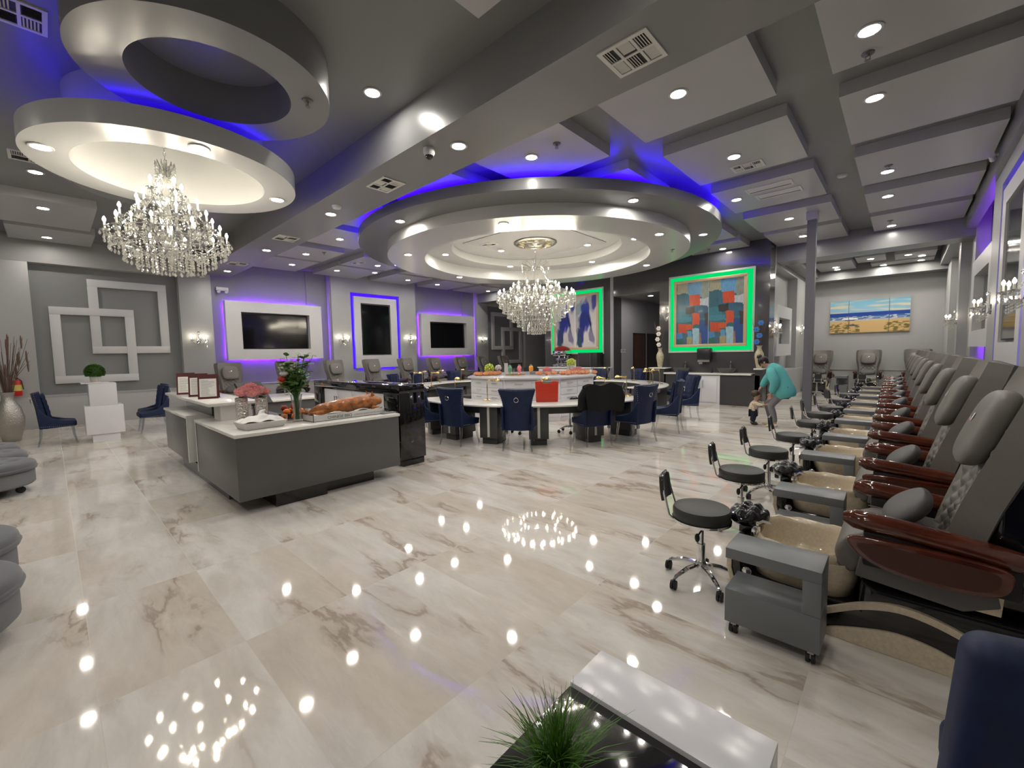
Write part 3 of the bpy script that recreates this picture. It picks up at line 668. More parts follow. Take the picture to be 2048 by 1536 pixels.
for lab, p, rz in (('crystal wall sconce on the white pilaster left of the left television', (XW, 3.02, 2.12), 0), ('crystal wall sconce on the left side of the upright blue-lit television', (XW+.1, 7.36, 2.16), 0), ('crystal wall sconce on the right side of the upright blue-lit television', (XW+.1, 10.28, 2.18), 0), ('crystal wall sconce at the far end of the left wall past the last television', (XW, 14.5, 2.2), 0),
                   ('nearest crystal wall sconce on the right wall beside the upright screen', (XE-.1, 7.42, 2.15), pi), ('second crystal wall sconce on the right wall between two screens', (XE-.1, 10.2, 2.15), pi), ('farthest crystal wall sconce on the right wall near the back room', (.93, 15.1, 2.16), pi),
                   ('crystal wall sconce on the light wall beside the blue flower vase', (X0, 13.95, 2.1), 0), ('crystal wall sconce deep in the back room behind the grey post', (X0, 18.3, 2.15), 0)):
    place(sc, SC, p, rz, lab, 'crystal wall sconces')
# ================================================================== CHAIRS, STOOLS, CARTS
def smooth_box(x0, y0, z0, x1, y1, z1, name, mat, parent, bev=.03, seg=4): return obj(name, MB().box(x0, y0, z0, x1, y1, z1), mat, parent, bevel=bev, seg=seg, ang=60)
def pedicure_chair():
    t = thing('pedicure_chair', 'pedicure chair', 'pedicure chair')
    # hull of the foot bath and chair base: side outline (y forward, z) pushed across x
    out = [(-.62, 0), (.78, 0), (.86, .06), (.93, .2), (.95, .33), (.9, .4), (.845, .40), (.835, .2), (.285, .2), (.275, .36), (.2, .33), (-.3, .33), (-.42, .42), (-.52, .6), (-.6, .62), (-.66, .4)]
    m = MB(); m.prism(out, -.29, .29, axis='x'); obj('base', m, BLACKG, t, bevel=.035, seg=3, ang=50)
    for s in (-1, 1):
        m = MB(); arc = [(.62, .03), (.5, .09), (.38, .16), (.26, .225), (.12, .262), (-.02, .245), (-.16, .19), (-.30, .10), (-.42, .02)]; arc = curve_through(arc, 4, False)
        for i in range(len(arc)-1):
            (a, b), (c_, d) = arc[i], arc[i+1]; x = s*.289
            m.add([(x, a, b-.02), (x+s*.02, a, b-.018), (x+s*.02, a, b+.018), (x, a, b+.02), (x, c_, d-.02), (x+s*.02, c_, d-.018), (x+s*.02, c_, d+.018), (x, c_, d+.02)], [(0,4,5,1),(1,5,6,2),(2,6,7,3)])
        obj('base_stripe', m, CREAM, t); m = MB(); low = curve_through([(.46, 0), (.4, .05), (.26, .10), (.12, .13), (-.02, .115), (-.16, .06), (-.26, 0)], 4, False)
        m.prism(low, s*.285, s*.305, axis='x')
        obj('base_skirt', m, CREAM, t, bevel=.004); m = MB(); up = [(-.12, .36), (-.16, .46), (-.12, .58), (-.03, .64), (-.02, .68), (-.15, .66), (-.23, .52), (-.22, .36)]
        m.prism(up[:4]+up[4:], s*.285, s*.30, axis='x')
        obj('rear_stripe', m, CREAM, t, bevel=.004); m = MB(); m.prism([(.90, .1), (.935, .22), (.93, .34), (.905, .34), (.905, .22), (.875, .1)], s*.285, s*.30, axis='x')
        obj('front_stripe', m, CREAM, t, bevel=.004)
    m = MB()  # cream basin: superellipse bowl
    prof = [(1.0, .36, 0), (1.04, .425, 0), (1.0, .44, 1), (.94, .435, 1), (.9, .40, 0), (.8, .28, 0), (.6, .23, 0), (.05, .22, 0)]; n = 40; vs = []
    for r, z, wv in prof:
        for j in range(n):
            a = 2*pi*j/n; ca, sa = cos(a), sin(a); e = .7
            vs.append((.26*r*abs(ca)**e*(1 if ca > 0 else -1), .56+.27*r*abs(sa)**e*(1 if sa > 0 else -1), z+wv*.006*sin(12*a)))
    m.add(vs, [(i*n+j, i*n+(j+1) % n, (i+1)*n+(j+1) % n, (i+1)*n+j) for i in range(len(prof)-1) for j in range(n)]); obj('basin', m, CREAM, t, ang=60)
    m = MB()  # outer shell of the basin below the rim
    vs = []; pr = [(1.02, .40), (1.0, .3), (.9, .18), (.7, .12)]
    for r, z in pr:
        for j in range(n):
            a = 2*pi*j/n; ca, sa = cos(a), sin(a); vs.append((.292*r*abs(ca)**.6*(1 if ca > 0 else -1), .56+.28*r*abs(sa)**.6*(1 if sa > 0 else -1), z))
    m.add(vs, [(i*n+j, i*n+(j+1) % n, (i+1)*n+(j+1) % n, (i+1)*n+j) for i in range(3) for j in range(n)]); obj('basin_shell', m, CREAM, t, ang=60)
    m = MB()  # tufted foot rest
    def fr(u, v):
        th = 2*pi*u; ph = -pi/2+pi*v; x = .15*cos(ph)*cos(th); y = .115*cos(ph)*sin(th); z = .06*sin(ph)
        b = .026*abs(sin(44*x))*abs(sin(44*y)) if z > 0 else 0
        return (x*(1+.25*y/.115), .875+y, .475+z+b+.25*y*0)
    m.grid(fr, 60, 34); obj('foot_rest', m, TUFT, t, ang=80)
    m = MB(); m.box(-.05, .8, .36, .05, .93, .44); obj('foot_rest_post', m, BLACKG, t, bevel=.01)
    m = MB(); m.lathe([(.02, 0), (.018, .03), (.008, .035), (.008, .06)], 12, (-.14, .8, .435)); m.tube([(-.14, .8, .48), (-.13, .77, .5), (-.11, .73, .49)], .009, 8); m.lathe([(0, .05), (.016, .04), (.02, .02), (.012, 0)], 12, (-.2, .8, .43)); m.sph((-.293, .82, .22), (.012, .028, .028), 12, 8); m.sph((.293, .82, .22), (.012, .028, .028), 12, 8)
    m.sph((-.295, -.3, .54), (.01, .022, .022), 12, 8); m.sph((.295, -.3, .54), (.01, .022, .022), 12, 8)
    obj('faucet', m, CHROME, t)
    m = MB(); m.prism([(.28, .5), (.3, .38), (-.1, .34), (-.22, .40), (-.2, .5)], -.305, .305, axis='x'); obj('seat_frame', m, M('grey_shell', (.12, .12, .118), .4), t, bevel=.01)
    m = MB(); pts = [(-.1, .50), (-.1, .60), (.1, .62), (.26, .61), (.36, .56), (.40, .48), (.38, .38), (.31, .36), (.27, .42), (.2, .49)]
    m.prism(pts, -.255, .255, axis='x'); obj('seat', m, UPH, t, bevel=.03, seg=4, ang=70)
    # leaning quilted back with shoulder flanks
    m = MB()
    def bk(u, v):
        x = (u-.5)*2; wv = .235+.05*min(1, max(0, (v-.35)/.3))-.02*max(0, (v-.9)/.1)
        z = .56+.92*v; y = -.03-.34*v**1.15+.055*abs(x)**2.5*(.4+v)
        q = .02*(abs(sin(4.5*pi*(u+v*1.9)))*abs(sin(4.5*pi*(u-v*1.9)))) if abs(x) < .8 and v < .72 else 0
        return (x*wv, y+q, z)
    m.grid(bk, 44, 56, thick=-.13); obj('backrest', m, UPH, t, ang=75)
    smooth_box(-.25, -.40, .36, .25, -.17, 1.0, 'back_shell', BLACKG, t, .05)
    m = MB()
    def hr(u, v):
        th = 2*pi*u; ph = -pi/2+pi*v; e = .45
        sg = lambda q, e_: (abs(q)**e_)*(1 if q > 0 else -1)
        x = .205*sg(cos(ph), .5)*sg(cos(th), e); y = .062*sg(cos(ph), .6)*sg(sin(th), .7); z = .185*sg(sin(ph), .6)
        return (x, -.165+y-.36*z, 1.185+z)
    m.grid(hr, 40, 24); h = obj('headrest', m, UPH, t, ang=75)
    lg = MB(); yf = lambda z: -.165+.0655-.36*(z-1.185)
    lg.add([(-.03, yf(1.26), 1.26), (-.004, yf(1.255), 1.255), (-.002, yf(1.225), 1.225), (-.016, yf(1.215), 1.215), (-.028, yf(1.235), 1.235)], [(0,1,2,3,4)])
    o = obj('logo', lg, M('logo_white', (.8, .78, .76), .5), h)
    lg = MB(); lg.add([(.006, yf(1.225), 1.225), (.05, yf(1.235), 1.235), (.052, yf(1.222), 1.222), (.008, yf(1.212), 1.212)], [(0,1,2,3)]); obj('logo', lg, M('logo_pink', (.62, .30, .30), .5), h)
    m = MB()
    m.grid(lambda u, v: (.21*sin(2*pi*u)*max(.0, sin(pi*v))**.3, .105+.085*cos(2*pi*u)*sin(pi*v)**.55-.13*(v-.5), .615+.2*v), 28, 16); obj('lumbar_pillow', m, UPHD, t, ang=80)
    for s in (-1, 1):
        m = MB(); k = 14; pts = []; rr = []
        for i in range(k+1):
            f = i/k; pts.append((0, .355-.66*f, .685-.03*f-.045*f*f)); rr.append(.055*(max(.10, 1-abs(2*f-.98)**16))**.5)
        m.tube(pts, rr, 16); m.v = [(v[0]*1.05+s*.335, v[1], .66+(v[2]-.66)*.9+.02) for v in m.v]; a = obj('armrest', m, MAHOG, t, ang=60)
        r = MB(); r.lathe([(.032, .0), (.040, .004), (.042, 0), (.040, -.004), (.033, -.012), (.030, -.02), (0, -.02)], 24, (s*.335, .28, .735)); obj('cup_holder', r, STEEL, a)
        m = MB(); m.box(s*.335-.03, -.27, .47, s*.335+.03, .27, .655); obj('arm_panel', m, BLACK, t, bevel=.015)
        m = MB(); m.tube([(s*.30, .28, .60), (s*.30, .0, .575), (s*.30, -.22, .56)], .004, 5); obj('arm_trim', m, CHROME, t)
    m = MB(); tr = [(.31, .63), (.30, .56), (.22, .505), (.08, .475), (-.1, .475), (-.2, .5), (-.235, .56), (-.21, .62), (.0, .637)]
    tr = curve_through(tr, 5); m.prism(tr, -.415, -.375, axis='x'); o = obj('tray', m, MAHOG, t, bevel=.014, seg=3, ang=50)
    m = MB(); m.prism([(a*.86+.005, .562+(b-.562)*.72-.004) for a, b in tr], -.4175, -.41, axis='x'); obj('tray_inset', m, M('tray_matte', (.06, .02, .012), .45), o)
    return t
ped = pedicure_chair(); PED = {}
E_Y = (3.14, 4.54, 5.97, 7.35, 8.8, 10.2, 11.6, 13.0, 14.4, 15.8)
for i, y in enumerate(E_Y):
    place(ped, PED, (.15-.013*(y-3), y, 0), pi/2, ('nearest grey pedicure chair in the right row, beside the nearest grey cart' if i == 0 else '%s grey pedicure chair from the camera in the row along the right wall' % ORD[i]), 'pedicure chairs along the right wall')
W_Y = (3.5, 5.1, 6.6, 8.0, 9.45, 10.8, 12.25, 13.6, 15.0)
W_L = ('grey pedicure chair at the front of the left wall row, behind the menu stands', 'grey pedicure chair under the first wide television, behind the flower vase', 'grey pedicure chair left of the upright blue television, behind the black cabinet', 'grey pedicure chair under the left edge of the upright blue television', 'grey pedicure chair under the right edge of the upright blue television',
       'grey pedicure chair just left of the last television on the left wall', 'grey pedicure chair under the middle of the last television on the left wall', 'grey pedicure chair at the right end of the last television on the left wall', 'farthest grey pedicure chair of the left wall row, beside the distant niche')
for y, l in zip(W_Y, W_L): place(ped, PED, (-14.05, y, 0), -pi/2, l, 'pedicure chairs along the left wall')
for x, l in ((-2.25, 'grey pedicure chair against the back room wall, half behind the grey post'), (-.9, 'grey pedicure chair against the back room wall below the beach picture'), (.35, 'grey pedicure chair in the back room corner behind the right row')):
    place(ped, PED, (x, 19.15, 0), pi, l, 'pedicure chairs in the back room', 1.0)

# ---- technician stool with a back
def caster(m, x, y, r=.028, z=0, w=.02):
    m.cyl((x-w, y, z+r), (x-w*.15, y, z+r), r, n=14); m.cyl((x+w*.15, y, z+r), (x+w, y, z+r), r, n=14)
def stool_proto():
    t = thing('stool', 'stool', 'stool')
    m = MB(); m.lathe([(0, .447), (.17, .447), (.182, .457), (.184, .51), (.176, .528), (.14, .536), (0, .538)], 36); obj('seat', m, VINYL, t, ang=50)
    m = MB(); m.ring(0, 0, .437, .452, .15, .188, 36); m.tube([(-.16, -.1, .445), (-.19, -.1, .47), (-.225, -.085, .6), (-.245, -.075, .7), (-.25, -.04, .735), (-.25, .04, .735), (-.245, .075, .7), (-.225, .085, .6), (-.19, .1, .47), (-.16, .1, .445)], .009, 8)
    m.box(-.1, -.1, .43, .1, .1, .44); obj('seat_ring', m, CHROME, t)
    m = MB(); m.grid(lambda u, v: (-.218-.018*v-.012*sin(pi*u), (u-.5)*(.15+.03*sin(pi*v)), .555+.165*v), 12, 10, thick=.028); obj('backrest', m, VINYL, t, ang=70)
    m = MB(); m.cyl((0, 0, .1), (0, 0, .27), .028); m.cyl((0, 0, .27), (0, 0, .43), .017); obj('gas_lift', m, CHROME, t)
    m = MB(); m.tube([(.02, -.02, .425), (.03, -.09, .42), (.0, -.12, .37)], .006, 6); m.sph((-.003, -.122, .355), (.016, .012, .03), 10, 8); obj('lever', m, BLACK, t)
    m = MB(); cs = MB()
    for k in range(5):
        a = 2*pi*k/5+.35; m.tube([(.02*cos(a), .02*sin(a), .125), (.12*cos(a), .12*sin(a), .115), (.21*cos(a), .21*sin(a), .085), (.235*cos(a), .235*sin(a), .065)], [.018, .016, .013, .009], 8)
    m.lathe([(.035, .09), (.04, .11), (.035, .14), (.028, .15)], 16); obj('star_base', m, CHROME, t)
    for k in range(5):
        a = 2*pi*k/5+.35; q = MB(); caster(q, .238*cos(a), .238*sin(a), .03); q.box(.238*cos(a)-.008, .238*sin(a)-.02, .03, .238*cos(a)+.008, .238*sin(a)+.02, .066); obj('caster', q, RUBBER, t, bevel=.004)
    return t
stl = stool_proto(); ST = {}
for i, (x, y, r) in enumerate(((-.95, 2.95, .15), (-1.0, 4.12, .1), (-1.0, 5.14, .0), (-.95, 6.2, .05), (-.92, 7.45, .2), (-.95, 8.5, .3), (-.9, 9.5, .1), (-.9, 10.9, .6), (-.85, 12.3, -.2))):
    place(stl, ST, (x-.03, y, 0), r, ('nearest black round stool with chrome base beside the nearest grey cart' if i == 0 else '%s black round stool from the camera beside the right chair row' % ORD[i]), 'stools along the right chair row')
for l, x, y, r in (('black stool facing the camera in the back room left of the middle chair', -.95, 17.6, 1.6), ('black stool in the back room beside the grey post', -2.1, 17.3, 1.8),
                ('black stool inside the nail table ring left of the white island', -8.3, 7.3, 3.6), ('black stool inside the ring behind the middle blue chair', -5.55, 6.35, 2.2), ('black stool inside the ring behind the black jacket', -4.85, 6.95, 2.5), ('black stool inside the ring right of the white island', -5.75, 10.45, -2.2), ('second black stool inside the ring at the right end of the island', -5.25, 10.85, -2.4),
                ('black stool by the far left chairs, seen past the flower vase', -9.5, 4.7, -.6)):
    place(stl, ST, (x, y, 0), r, l, 'stools elsewhere in the salon')
# ---- grey pedicure carts
def cart_proto():
    t = thing('pedicure_cart', 'cart', 'cart')
    m = MB(); m.box(-.22, -.125, .07, .22, .125, .26); m.box(.14, -.125, .26, .22, .125, .435); m.box(-.22, -.125, .435, .22, .125, .495); obj('body', m, CARTG, t, bevel=.003)
    for x in (-.18, .18):
        for y in (-.09, .09):
            q = MB(); caster(q, x, y, .026); w_ = obj('caster', q, RUBBER, t); k = MB(); k.box(x-.014, y-.012, .03, x+.014, y+.012, .07); k.cyl((x-.022, y, .026), (x+.022, y, .026), .012, n=10); obj('fork', k, STEEL, w_)
    return t
crt = cart_proto(); CR = {}
for i, (x, y, r) in enumerate(((-.475, 2.615, 0), (-.50, 3.93, .01), (-.54, 5.37, .02), (-.50, 6.66, 0), (-.52, 8.15, 0), (-.53, 9.5, 0), (-.56, 10.9, 0), (-.56, 12.3, 0), (-.58, 13.7, 0), (-.6, 15.1, 0))):
    place(crt, CR, (x, y, 0), r, ('nearest grey open cart on casters at the front of the right chair row' if i == 0 else '%s grey cart from the camera along the right chair row' % ORD[i]), 'carts along the right chair row')
place(crt, CR, (-1.5, 17.9, .0), 1.57, 'grey cart in the back room beside the stool facing the camera', 'carts along the right chair row', 1.3)

# ---- blue velvet chairs
def blue_chair():
    t = thing('velvet_chair', 'velvet chair', 'chair')
    m = MB()
    def shell(u, v):   # back, wrapping round at the bottom into the scooped sides
        x = 2*u-1; wv = .262-.03*sin(pi*min(1, v/.9)*.9)+.062*v**4
        y = -.235-.085*v**1.3+.07*x*x*(1-.3*v)
        return (x*wv, y, .33+.68*v-.018*v*x*x*0)
    m.grid(shell, 20, 20, thick=.075)
    for s in (-1, 1):
        side = [(-.24, .33), (.23, .35), (.25, .45), (.1, .47), (-.06, .52), (-.16, .62), (-.22, .72), (-.27, .74)]
        m.prism(side, s*.225, s*.265, axis='x')
    obj('backrest', m, BLUE, t, bevel=.018, seg=3, ang=60)
    # tufting on the inner face of the back
    m = MB(); m.grid(lambda u, v: ((2*u-1)*(.20+.05*v**3), -.175-.08*v**1.3+.05*(2*u-1)**2+.02*abs(cos(pi*3*u)*1)*(.5+.5*abs(sin(5*pi*v))), .47+.5*v), 24, 24, thick=.05); obj('tufted_back', m, BLUE, t, ang=80)
    m = MB(); m.box(-.245, -.2, .34, .245, .26, .455); obj('seat', m, BLUE, t, bevel=.035, seg=4, ang=60)
    m = MB()
    for s in (-1, 1):
        for k in range(18): m.sph((s*.27, .23-.026*k, .355+.0012*k), .0055, 6, 4)
        for k in range(20):
            v = k/19; wv = .262-.03*sin(pi*min(1, v/.9)*.9)+.062*v**4
            m.sph((s*wv*.98, -.245-.085*v**1.3+.06, .34+.66*v), .005, 6, 4)
    for k in range(20): m.sph(((k/19-.5)*.5, -.326+.06*(k/9.5-1)**2, .995), .005, 6, 4)
    o = obj('nail_trim', m, CHROME, t)
    m = MB(); m.tube([(.036*cos(a), -.325-.004*sin(a), .845+.036*sin(a)) for a in [2*pi*j/24 for j in range(24)]], .006, 8, closed=True); m.cyl((0, -.3, .885), (0, -.335, .885), .012, n=12); obj('ring_pull', m, CHROME, t)
    for sx, sy in ((-1, 1), (1, 1), (-1, -1), (1, -1)):
        m = MB(); x, y = sx*.21, (.2 if sy > 0 else -.22); m.tube([(x, y, .34), (x+sx*.008, y+sy*.004, .26), (x+sx*.012, y+sy*.02, .12), (x+sx*.028, y+sy*.05, 0)], [.023, .021, .017, .014], 8); obj('leg', m, ACRYL, t)
    return t
bch = blue_chair(); BC = {}
def face(x, y, tx, ty): return math.atan2(ty-y, tx-x)-pi/2
NT = (-6.25, 7.55)
for l, x, y in (('blue velvet chair half hidden behind the tall black cabinet end', -6.72, 4.9), ('blue velvet chair with ring pull just right of the tall black cabinet', -5.83, 4.92), ('blue velvet chair with ring pull in the middle, back to the camera', -4.72, 5.28), ('blue velvet chair draped with a black jacket', -3.96, 6.32),
                ('blue velvet chair with ring pull immediately right of the black jacket', -3.47, 6.98), ('blue velvet chair at the right end of the front nail table', -3.42, 8.22), ('blue velvet chair behind the rightmost chair, nearest the sink cabinet', -3.7, 9.85)):
    place(bch, BC, (x, y, 0), face(x, y, *NT), l, 'blue chairs outside the near nail table')
for l, x, y in (('blue velvet chair at the far nail table, just left of the vase of white blossoms', -4.75, 11.95), ('blue velvet chair facing the camera in front of the brown door', -6.35, 12.72), ('blue velvet chair facing the camera in front of the passage switches', -7.55, 12.6)):
    place(bch, BC, (x, y, 0), face(x, y, -6.55, 10.1), l, 'blue chairs outside the far nail table')
for l, x, y in (('blue velvet chair at the left nail table nearest the black cabinet', -11.55, 7.35), ('second blue velvet chair along the left nail table', -11.75, 8.35), ('third blue velvet chair along the left nail table, nearest the island', -11.6, 9.7)):
    place(bch, BC, (x, y, 0), face(x, y, -8.9, 8.75), l, 'blue chairs outside the left nail table')
place(bch, BC, (-12.15, .03, 0), 0, 'blue velvet chair by the silver floor vase, facing the white pedestal', 'blue chairs by the white pedestal')
place(bch, BC, (-12.35, 1.5, 0), pi, 'blue velvet chair on the right of the pedestal, the one closer to the camera', 'blue chairs by the white pedestal')
place(bch, BC, (-13.1, 1.6, 0), pi, 'blue velvet chair on the right of the pedestal, the one behind', 'blue chairs by the white pedestal')
fc = thing('velvet_armchair', 'blue velvet chair cut off at the bottom right corner in the foreground', 'chair', (.10, 1.235, 0), radians(13))
def fback(u, v):
    x = .0+.60*u; z = .30+.70*v; return (x-.02*(1-v), .04*sin(pi*u)*0+.05*(1-v), z)
m = MB(); m.prism([(.03, .985), (.57, .985), (.62, .30), (-.02, .30)], .0, .11, axis='y'); o = obj('backrest', m, BLUE, fc, bevel=.045, seg=6, ang=80)
m = MB(); m.box(.14, .09, .32, .58, .55, .47); obj('seat', m, BLUE, fc, bevel=.04, seg=4, ang=80)
for x, y in ((.1, .05), (.54, .05), (.18, .5), (.54, .5)):
    m = MB(); m.cyl((x, y, 0), (x, y, .33), .014, .022); obj('leg', m, ACRYL, fc)
# ================================================================== NAIL TABLES
def nail_table(label, cx, cy, r0, r1, a0, a1, legs, z=.70):
    t = thing('nail_table', label, 'nail table', (cx, cy, 0), 0, 'curved nail tables')
    A0, A1 = radians(a0), radians(a1); n = int((a1-a0)/3)
    m = MB(); m.ring(0, 0, z-.035, z, r0, r1, n, A0, A1)
    e = .0
    obj('tabletop', m, QUARTZ, t, bevel=.012, seg=3)
    m = MB(); m.ring(0, 0, z-.17, z-.036, r1-.2, r1-.17, n, A0+.02, A1-.02); m.ring(0, 0, z-.17, z-.036, r0+.06, r0+.09, n, A0+.02, A1-.02); obj('apron', m, GREYD, t)
    for a in legs:
        m = MB(); m.T = Matrix.Rotation(radians(a), 4, 'Z'); m.box(r1-.56, -.17, .11, r1-.05, .17, z-.036); m.box(r1-.52, -.14, 0, r1-.09, .14, .11); l = obj('leg', m, GREYD, t, bevel=.004)
        s = MB(); s.T = Matrix.Rotation(radians(a), 4, 'Z'); s.box(r1-.052, -.022, .13, r1-.045, .022, z-.04); obj('light_strip', s, M('frosted_strip', (.62, .62, .56), .3), l)
        d = MB(); d.T = Matrix.Rotation(radians(a), 4, 'Z')
        for q in range(3): d.box(r1-.57, -.15, .14+.16*q, r1-.559, .15, .14+.16*q+.148)
        obj('drawer', d, GREYL, l)
    return t
nail_table('curved white nail table with dark grey legs nearest the camera', -6.25, 7.55, 1.87, 2.62, -118, 9, (-108, -89, -69, -49, -26, -3))
nail_table('curved white nail table on the far right beyond the white island', -6.55, 10.1, 1.5, 2.22, -14, 112, (-8, 25, 60, 100))
nail_table('curved white nail table on the left of the white island', -8.9, 8.75, 1.85, 2.6, 150, 247, (155, 185, 215, 242))
# lamps
lp = thing('desk_lamp', 'lamp', 'desk lamp'); LP = {}
m = MB(); m.lathe([(0, 0), (.085, 0), (.085, .008), (.075, .016), (.02, .02), (.012, .03), (0, .03)], 28); obj('base', m, GOLD, lp)
m = MB(); m.cyl((0, 0, .02), (0, 0, .27), .0085); m.tube([(0, 0, .26), (0, .005, .31), (0, .03, .36), (0, .07, .385)], .007, 8); obj('stem', m, GOLD, lp)
m = MB(); m.cyl((0, .02, .385), (0, .17, .385), .013, n=10); m.sph((0, .02, .385), .017, 10, 8); obj('arm', m, GOLD, lp)
m = MB(); m.lathe([(.062, 0), (.06, .02), (.046, .042), (.02, .056), (0, .058), ], 22, (0, .2, .36)); m.lathe([(.06, .0), (.055, .02), (.04, .036), (0, .05)], 22, (0, .2, .36)); obj('lamp_shade', m, GOLD, lp, ang=70)
m = MB(); m.lathe([(0, -.002), (.045, .0), (.05, .006)], 16, (0, .2, .362)); obj('lens', m, WHITE, lp)
for i, (x, y, r, l) in enumerate(((-5.93, 5.72, -.9, 'brass desk lamp on the near nail table left of the middle blue chair'), (-5.03, 6.28, .3, 'brass desk lamp on the near nail table beside the red bag'), (-6.78, 5.62, .6, 'brass desk lamp on the near nail table behind the second blue chair'), (-4.2, 7.2, 1.2, 'brass desk lamp on the near nail table right of the black jacket'), (-4.02, 7.72, 1.6, 'brass desk lamp at the right end of the near nail table'),
        (-5.95, 11.88, 3.4, 'brass desk lamp on the far nail table left of the brown door'), (-5.3, 11.55, 3.0, 'brass desk lamp on the far nail table before the brown door'), (-4.75, 10.95, 2.6, 'brass desk lamp on the far nail table nearest the white blossoms'), (-4.6, 10.2, 2.4, 'brass desk lamp at the rounded end of the far nail table'), (-6.9, 12.0, 3.2, 'brass desk lamp at the left end of the far nail table'),
        (-9.85, 7.3, -1.0, 'brass desk lamp at the near end of the left nail table'), (-10.9, 7.75, -1.7, 'brass desk lamp on the left nail table under the chair logos'), (-10.35, 7.05, -.8, 'brass desk lamp on the left nail table close to the black cabinet'), (-11.05, 8.5, -1.5, 'brass desk lamp in the middle of the left nail table'), (-11.0, 9.4, -1.9, 'brass desk lamp at the island end of the left nail table'))):
    place(lp, LP, (x, y, .70), r, l, 'brass lamps on the nail tables')
def thing1(name, mb, mat, label, cat, loc=(0,0,0), group=None, **k): return tag(obj(name, mb, mat, loc=loc, **k), label, cat, group)
# red bag, jacket, tissue
bg = thing('tote_bag', 'red tote bag with a notched handle opening standing on the near nail table', 'bag', (-4.78, 6.12, .70), radians(40))
m = MB()
P = [(-.2, 0), (.2, 0), (.205, .2), (.21, .375), (.09, .385), (.07, .345), (-.07, .345), (-.09, .385), (-.21, .375), (-.205, .2)]
m.prism(P, -.05, .05, axis='y'); obj('body', m, M('red_bag', (.52, .035, .012), .45), bg, bevel=.012)
m = MB(); m.box(-.08, -.03, .3, .08, .03, .37); obj('contents', m, M('teal_paper', (.12, .28, .25), .6), bg)
jk = MB()
def jack(u, v):
    x = 2*u-1; d = (1-abs(2*v-1))   # draped over the chair top: v 0 back hem .. 1 front hem
    return (x*(.30+.05*d+.02*sin(9*v)), -.44+.2*v+.02*sin(7*u+3)+(.0 if v > .5 else -.02), .62+.44*min(1, 1.9*d)-.05*abs(x)**3*d+.02*sin(11*u))
jk.grid(jack, 26, 26, thick=.03); jk.tube([(-.31, -.36, .98), (-.37, -.34, .86), (-.36, -.3, .72), (-.33, -.2, .66)], [.06, .065, .06, .05], 10); jk.tube([(.31, -.36, .98), (.38, -.34, .84), (.37, -.33, .68), (.36, -.34, .60)], [.06, .065, .06, .05], 10)
o = thing1('jacket', jk, M('black_cloth', (.004, .004, .004), .9), 'black jacket draped over the back of a blue velvet chair', 'jacket', (-3.96, 6.32, 0), ang=80); o.rotation_euler = (0, 0, face(-3.96, 6.32, *NT)); o.location.z = .0
m = MB(); m.box(-.07, -.05, 0, .07, .05, .07); m.sph((0, 0, .08), (.05, .04, .035), 10, 6); thing1('tissue_box', m, M('tissue_white', (.7, .62, .52), .6), 'small white box with pale tissue beside the middle blue chair', 'box', (-5.5, 5.95, .70), bevel=.01)
# ---- white island
isl = thing('manicure_island', 'white octagonal island cabinet with rows of drawers under the wide chandelier', 'cabinet', (-7.3, 8.7, 0))
R8 = 1.75; poly = [(R8*cos(2*pi*k/8+radians(-27.5)), R8*sin(2*pi*k/8+radians(-27.5))) for k in range(8)]
m = MB(); m.prism([(x*.95, y*.95) for x, y in poly], .0, .985); obj('body', m, LACQ, isl, bevel=.004)
m = MB(); m.prism(poly, .985, 1.03); obj('worktop', m, M('island_quartz', (.58, .57, .60), .16), isl, bevel=.006)
for k in range(8):
    am = 2*pi*(k+.5)/8+radians(-27.5)
    if cos(am-radians(-50)) < -.1: continue
    T = Matrix.Rotation(am, 4, 'Z'); rr = R8*.95*cos(pi/8); hw = R8*.95*sin(pi/8)-.03
    for c_ in range(2):
        for r_ in range(5):
            q = MB(); q.T = T; y0 = -hw+c_*hw+.01; y1 = y0+hw-.02; z0 = .1+.17*r_; q.box(rr-.005, y0, z0, rr+.014, y1, z0+.16); d = obj('drawer', q, LACQ, isl, bevel=.003)
            h = MB(); h.T = T; ym = (y0+y1)/2; h.cyl((rr+.035, ym-.1, z0+.10), (rr+.035, ym+.1, z0+.10), .006, n=8); h.cyl((rr+.012, ym-.08, z0+.10), (rr+.035, ym-.08, z0+.10), .004, n=6); h.cyl((rr+.012, ym+.08, z0+.10), (rr+.035, ym+.08, z0+.10), .004, n=6); obj('handle', h, STEEL, d)
ZI = 1.03
def rose_mb(r=.04):
    m = MB()
    for k, (rr, h, tw, n) in enumerate(((1.0, .0, 0, 6), (.78, .18, .5, 5), (.52, .3, 1.0, 4), (.28, .38, .3, 3))):
        for j in range(n):
            a0 = 2*pi*j/n+tw; w_ = 2*pi/n*.62
            def pt(u, v, a0=a0, w_=w_, rr=rr, h=h):
                a = a0+(u-.5)*2*w_; rad = r*rr*(.55+.5*sin(pi*min(1, v*.8))+.12*v*v); return (rad*cos(a), rad*sin(a), r*(h+(v*1.0-.35)*(1-.25*(2*u-1)**2)))
            m.grid(pt, 4, 3)
    m.sph((0, 0, r*.05), r*.55, 8, 5)
    return m
rs = tag(obj('rose', rose_mb(.055), M('peach_petal', (.85, .33, .17), .6, var=(45, .4)), ang=80), 'rose', 'flower'); RS = {}  # mottled petal colour stands in for shading between the petals
def dupm(o, st, loc, label, group, rz=0, sc=1, mat=None):
    if not st.get('u'): st['u'] = 1; q = o
    else: q = o.copy(); COL.objects.link(q)
    q.location = loc; q.rotation_euler = (0, 0, rz); q.scale = (sc, sc, sc); q['label'] = label; q['group'] = group
    return q
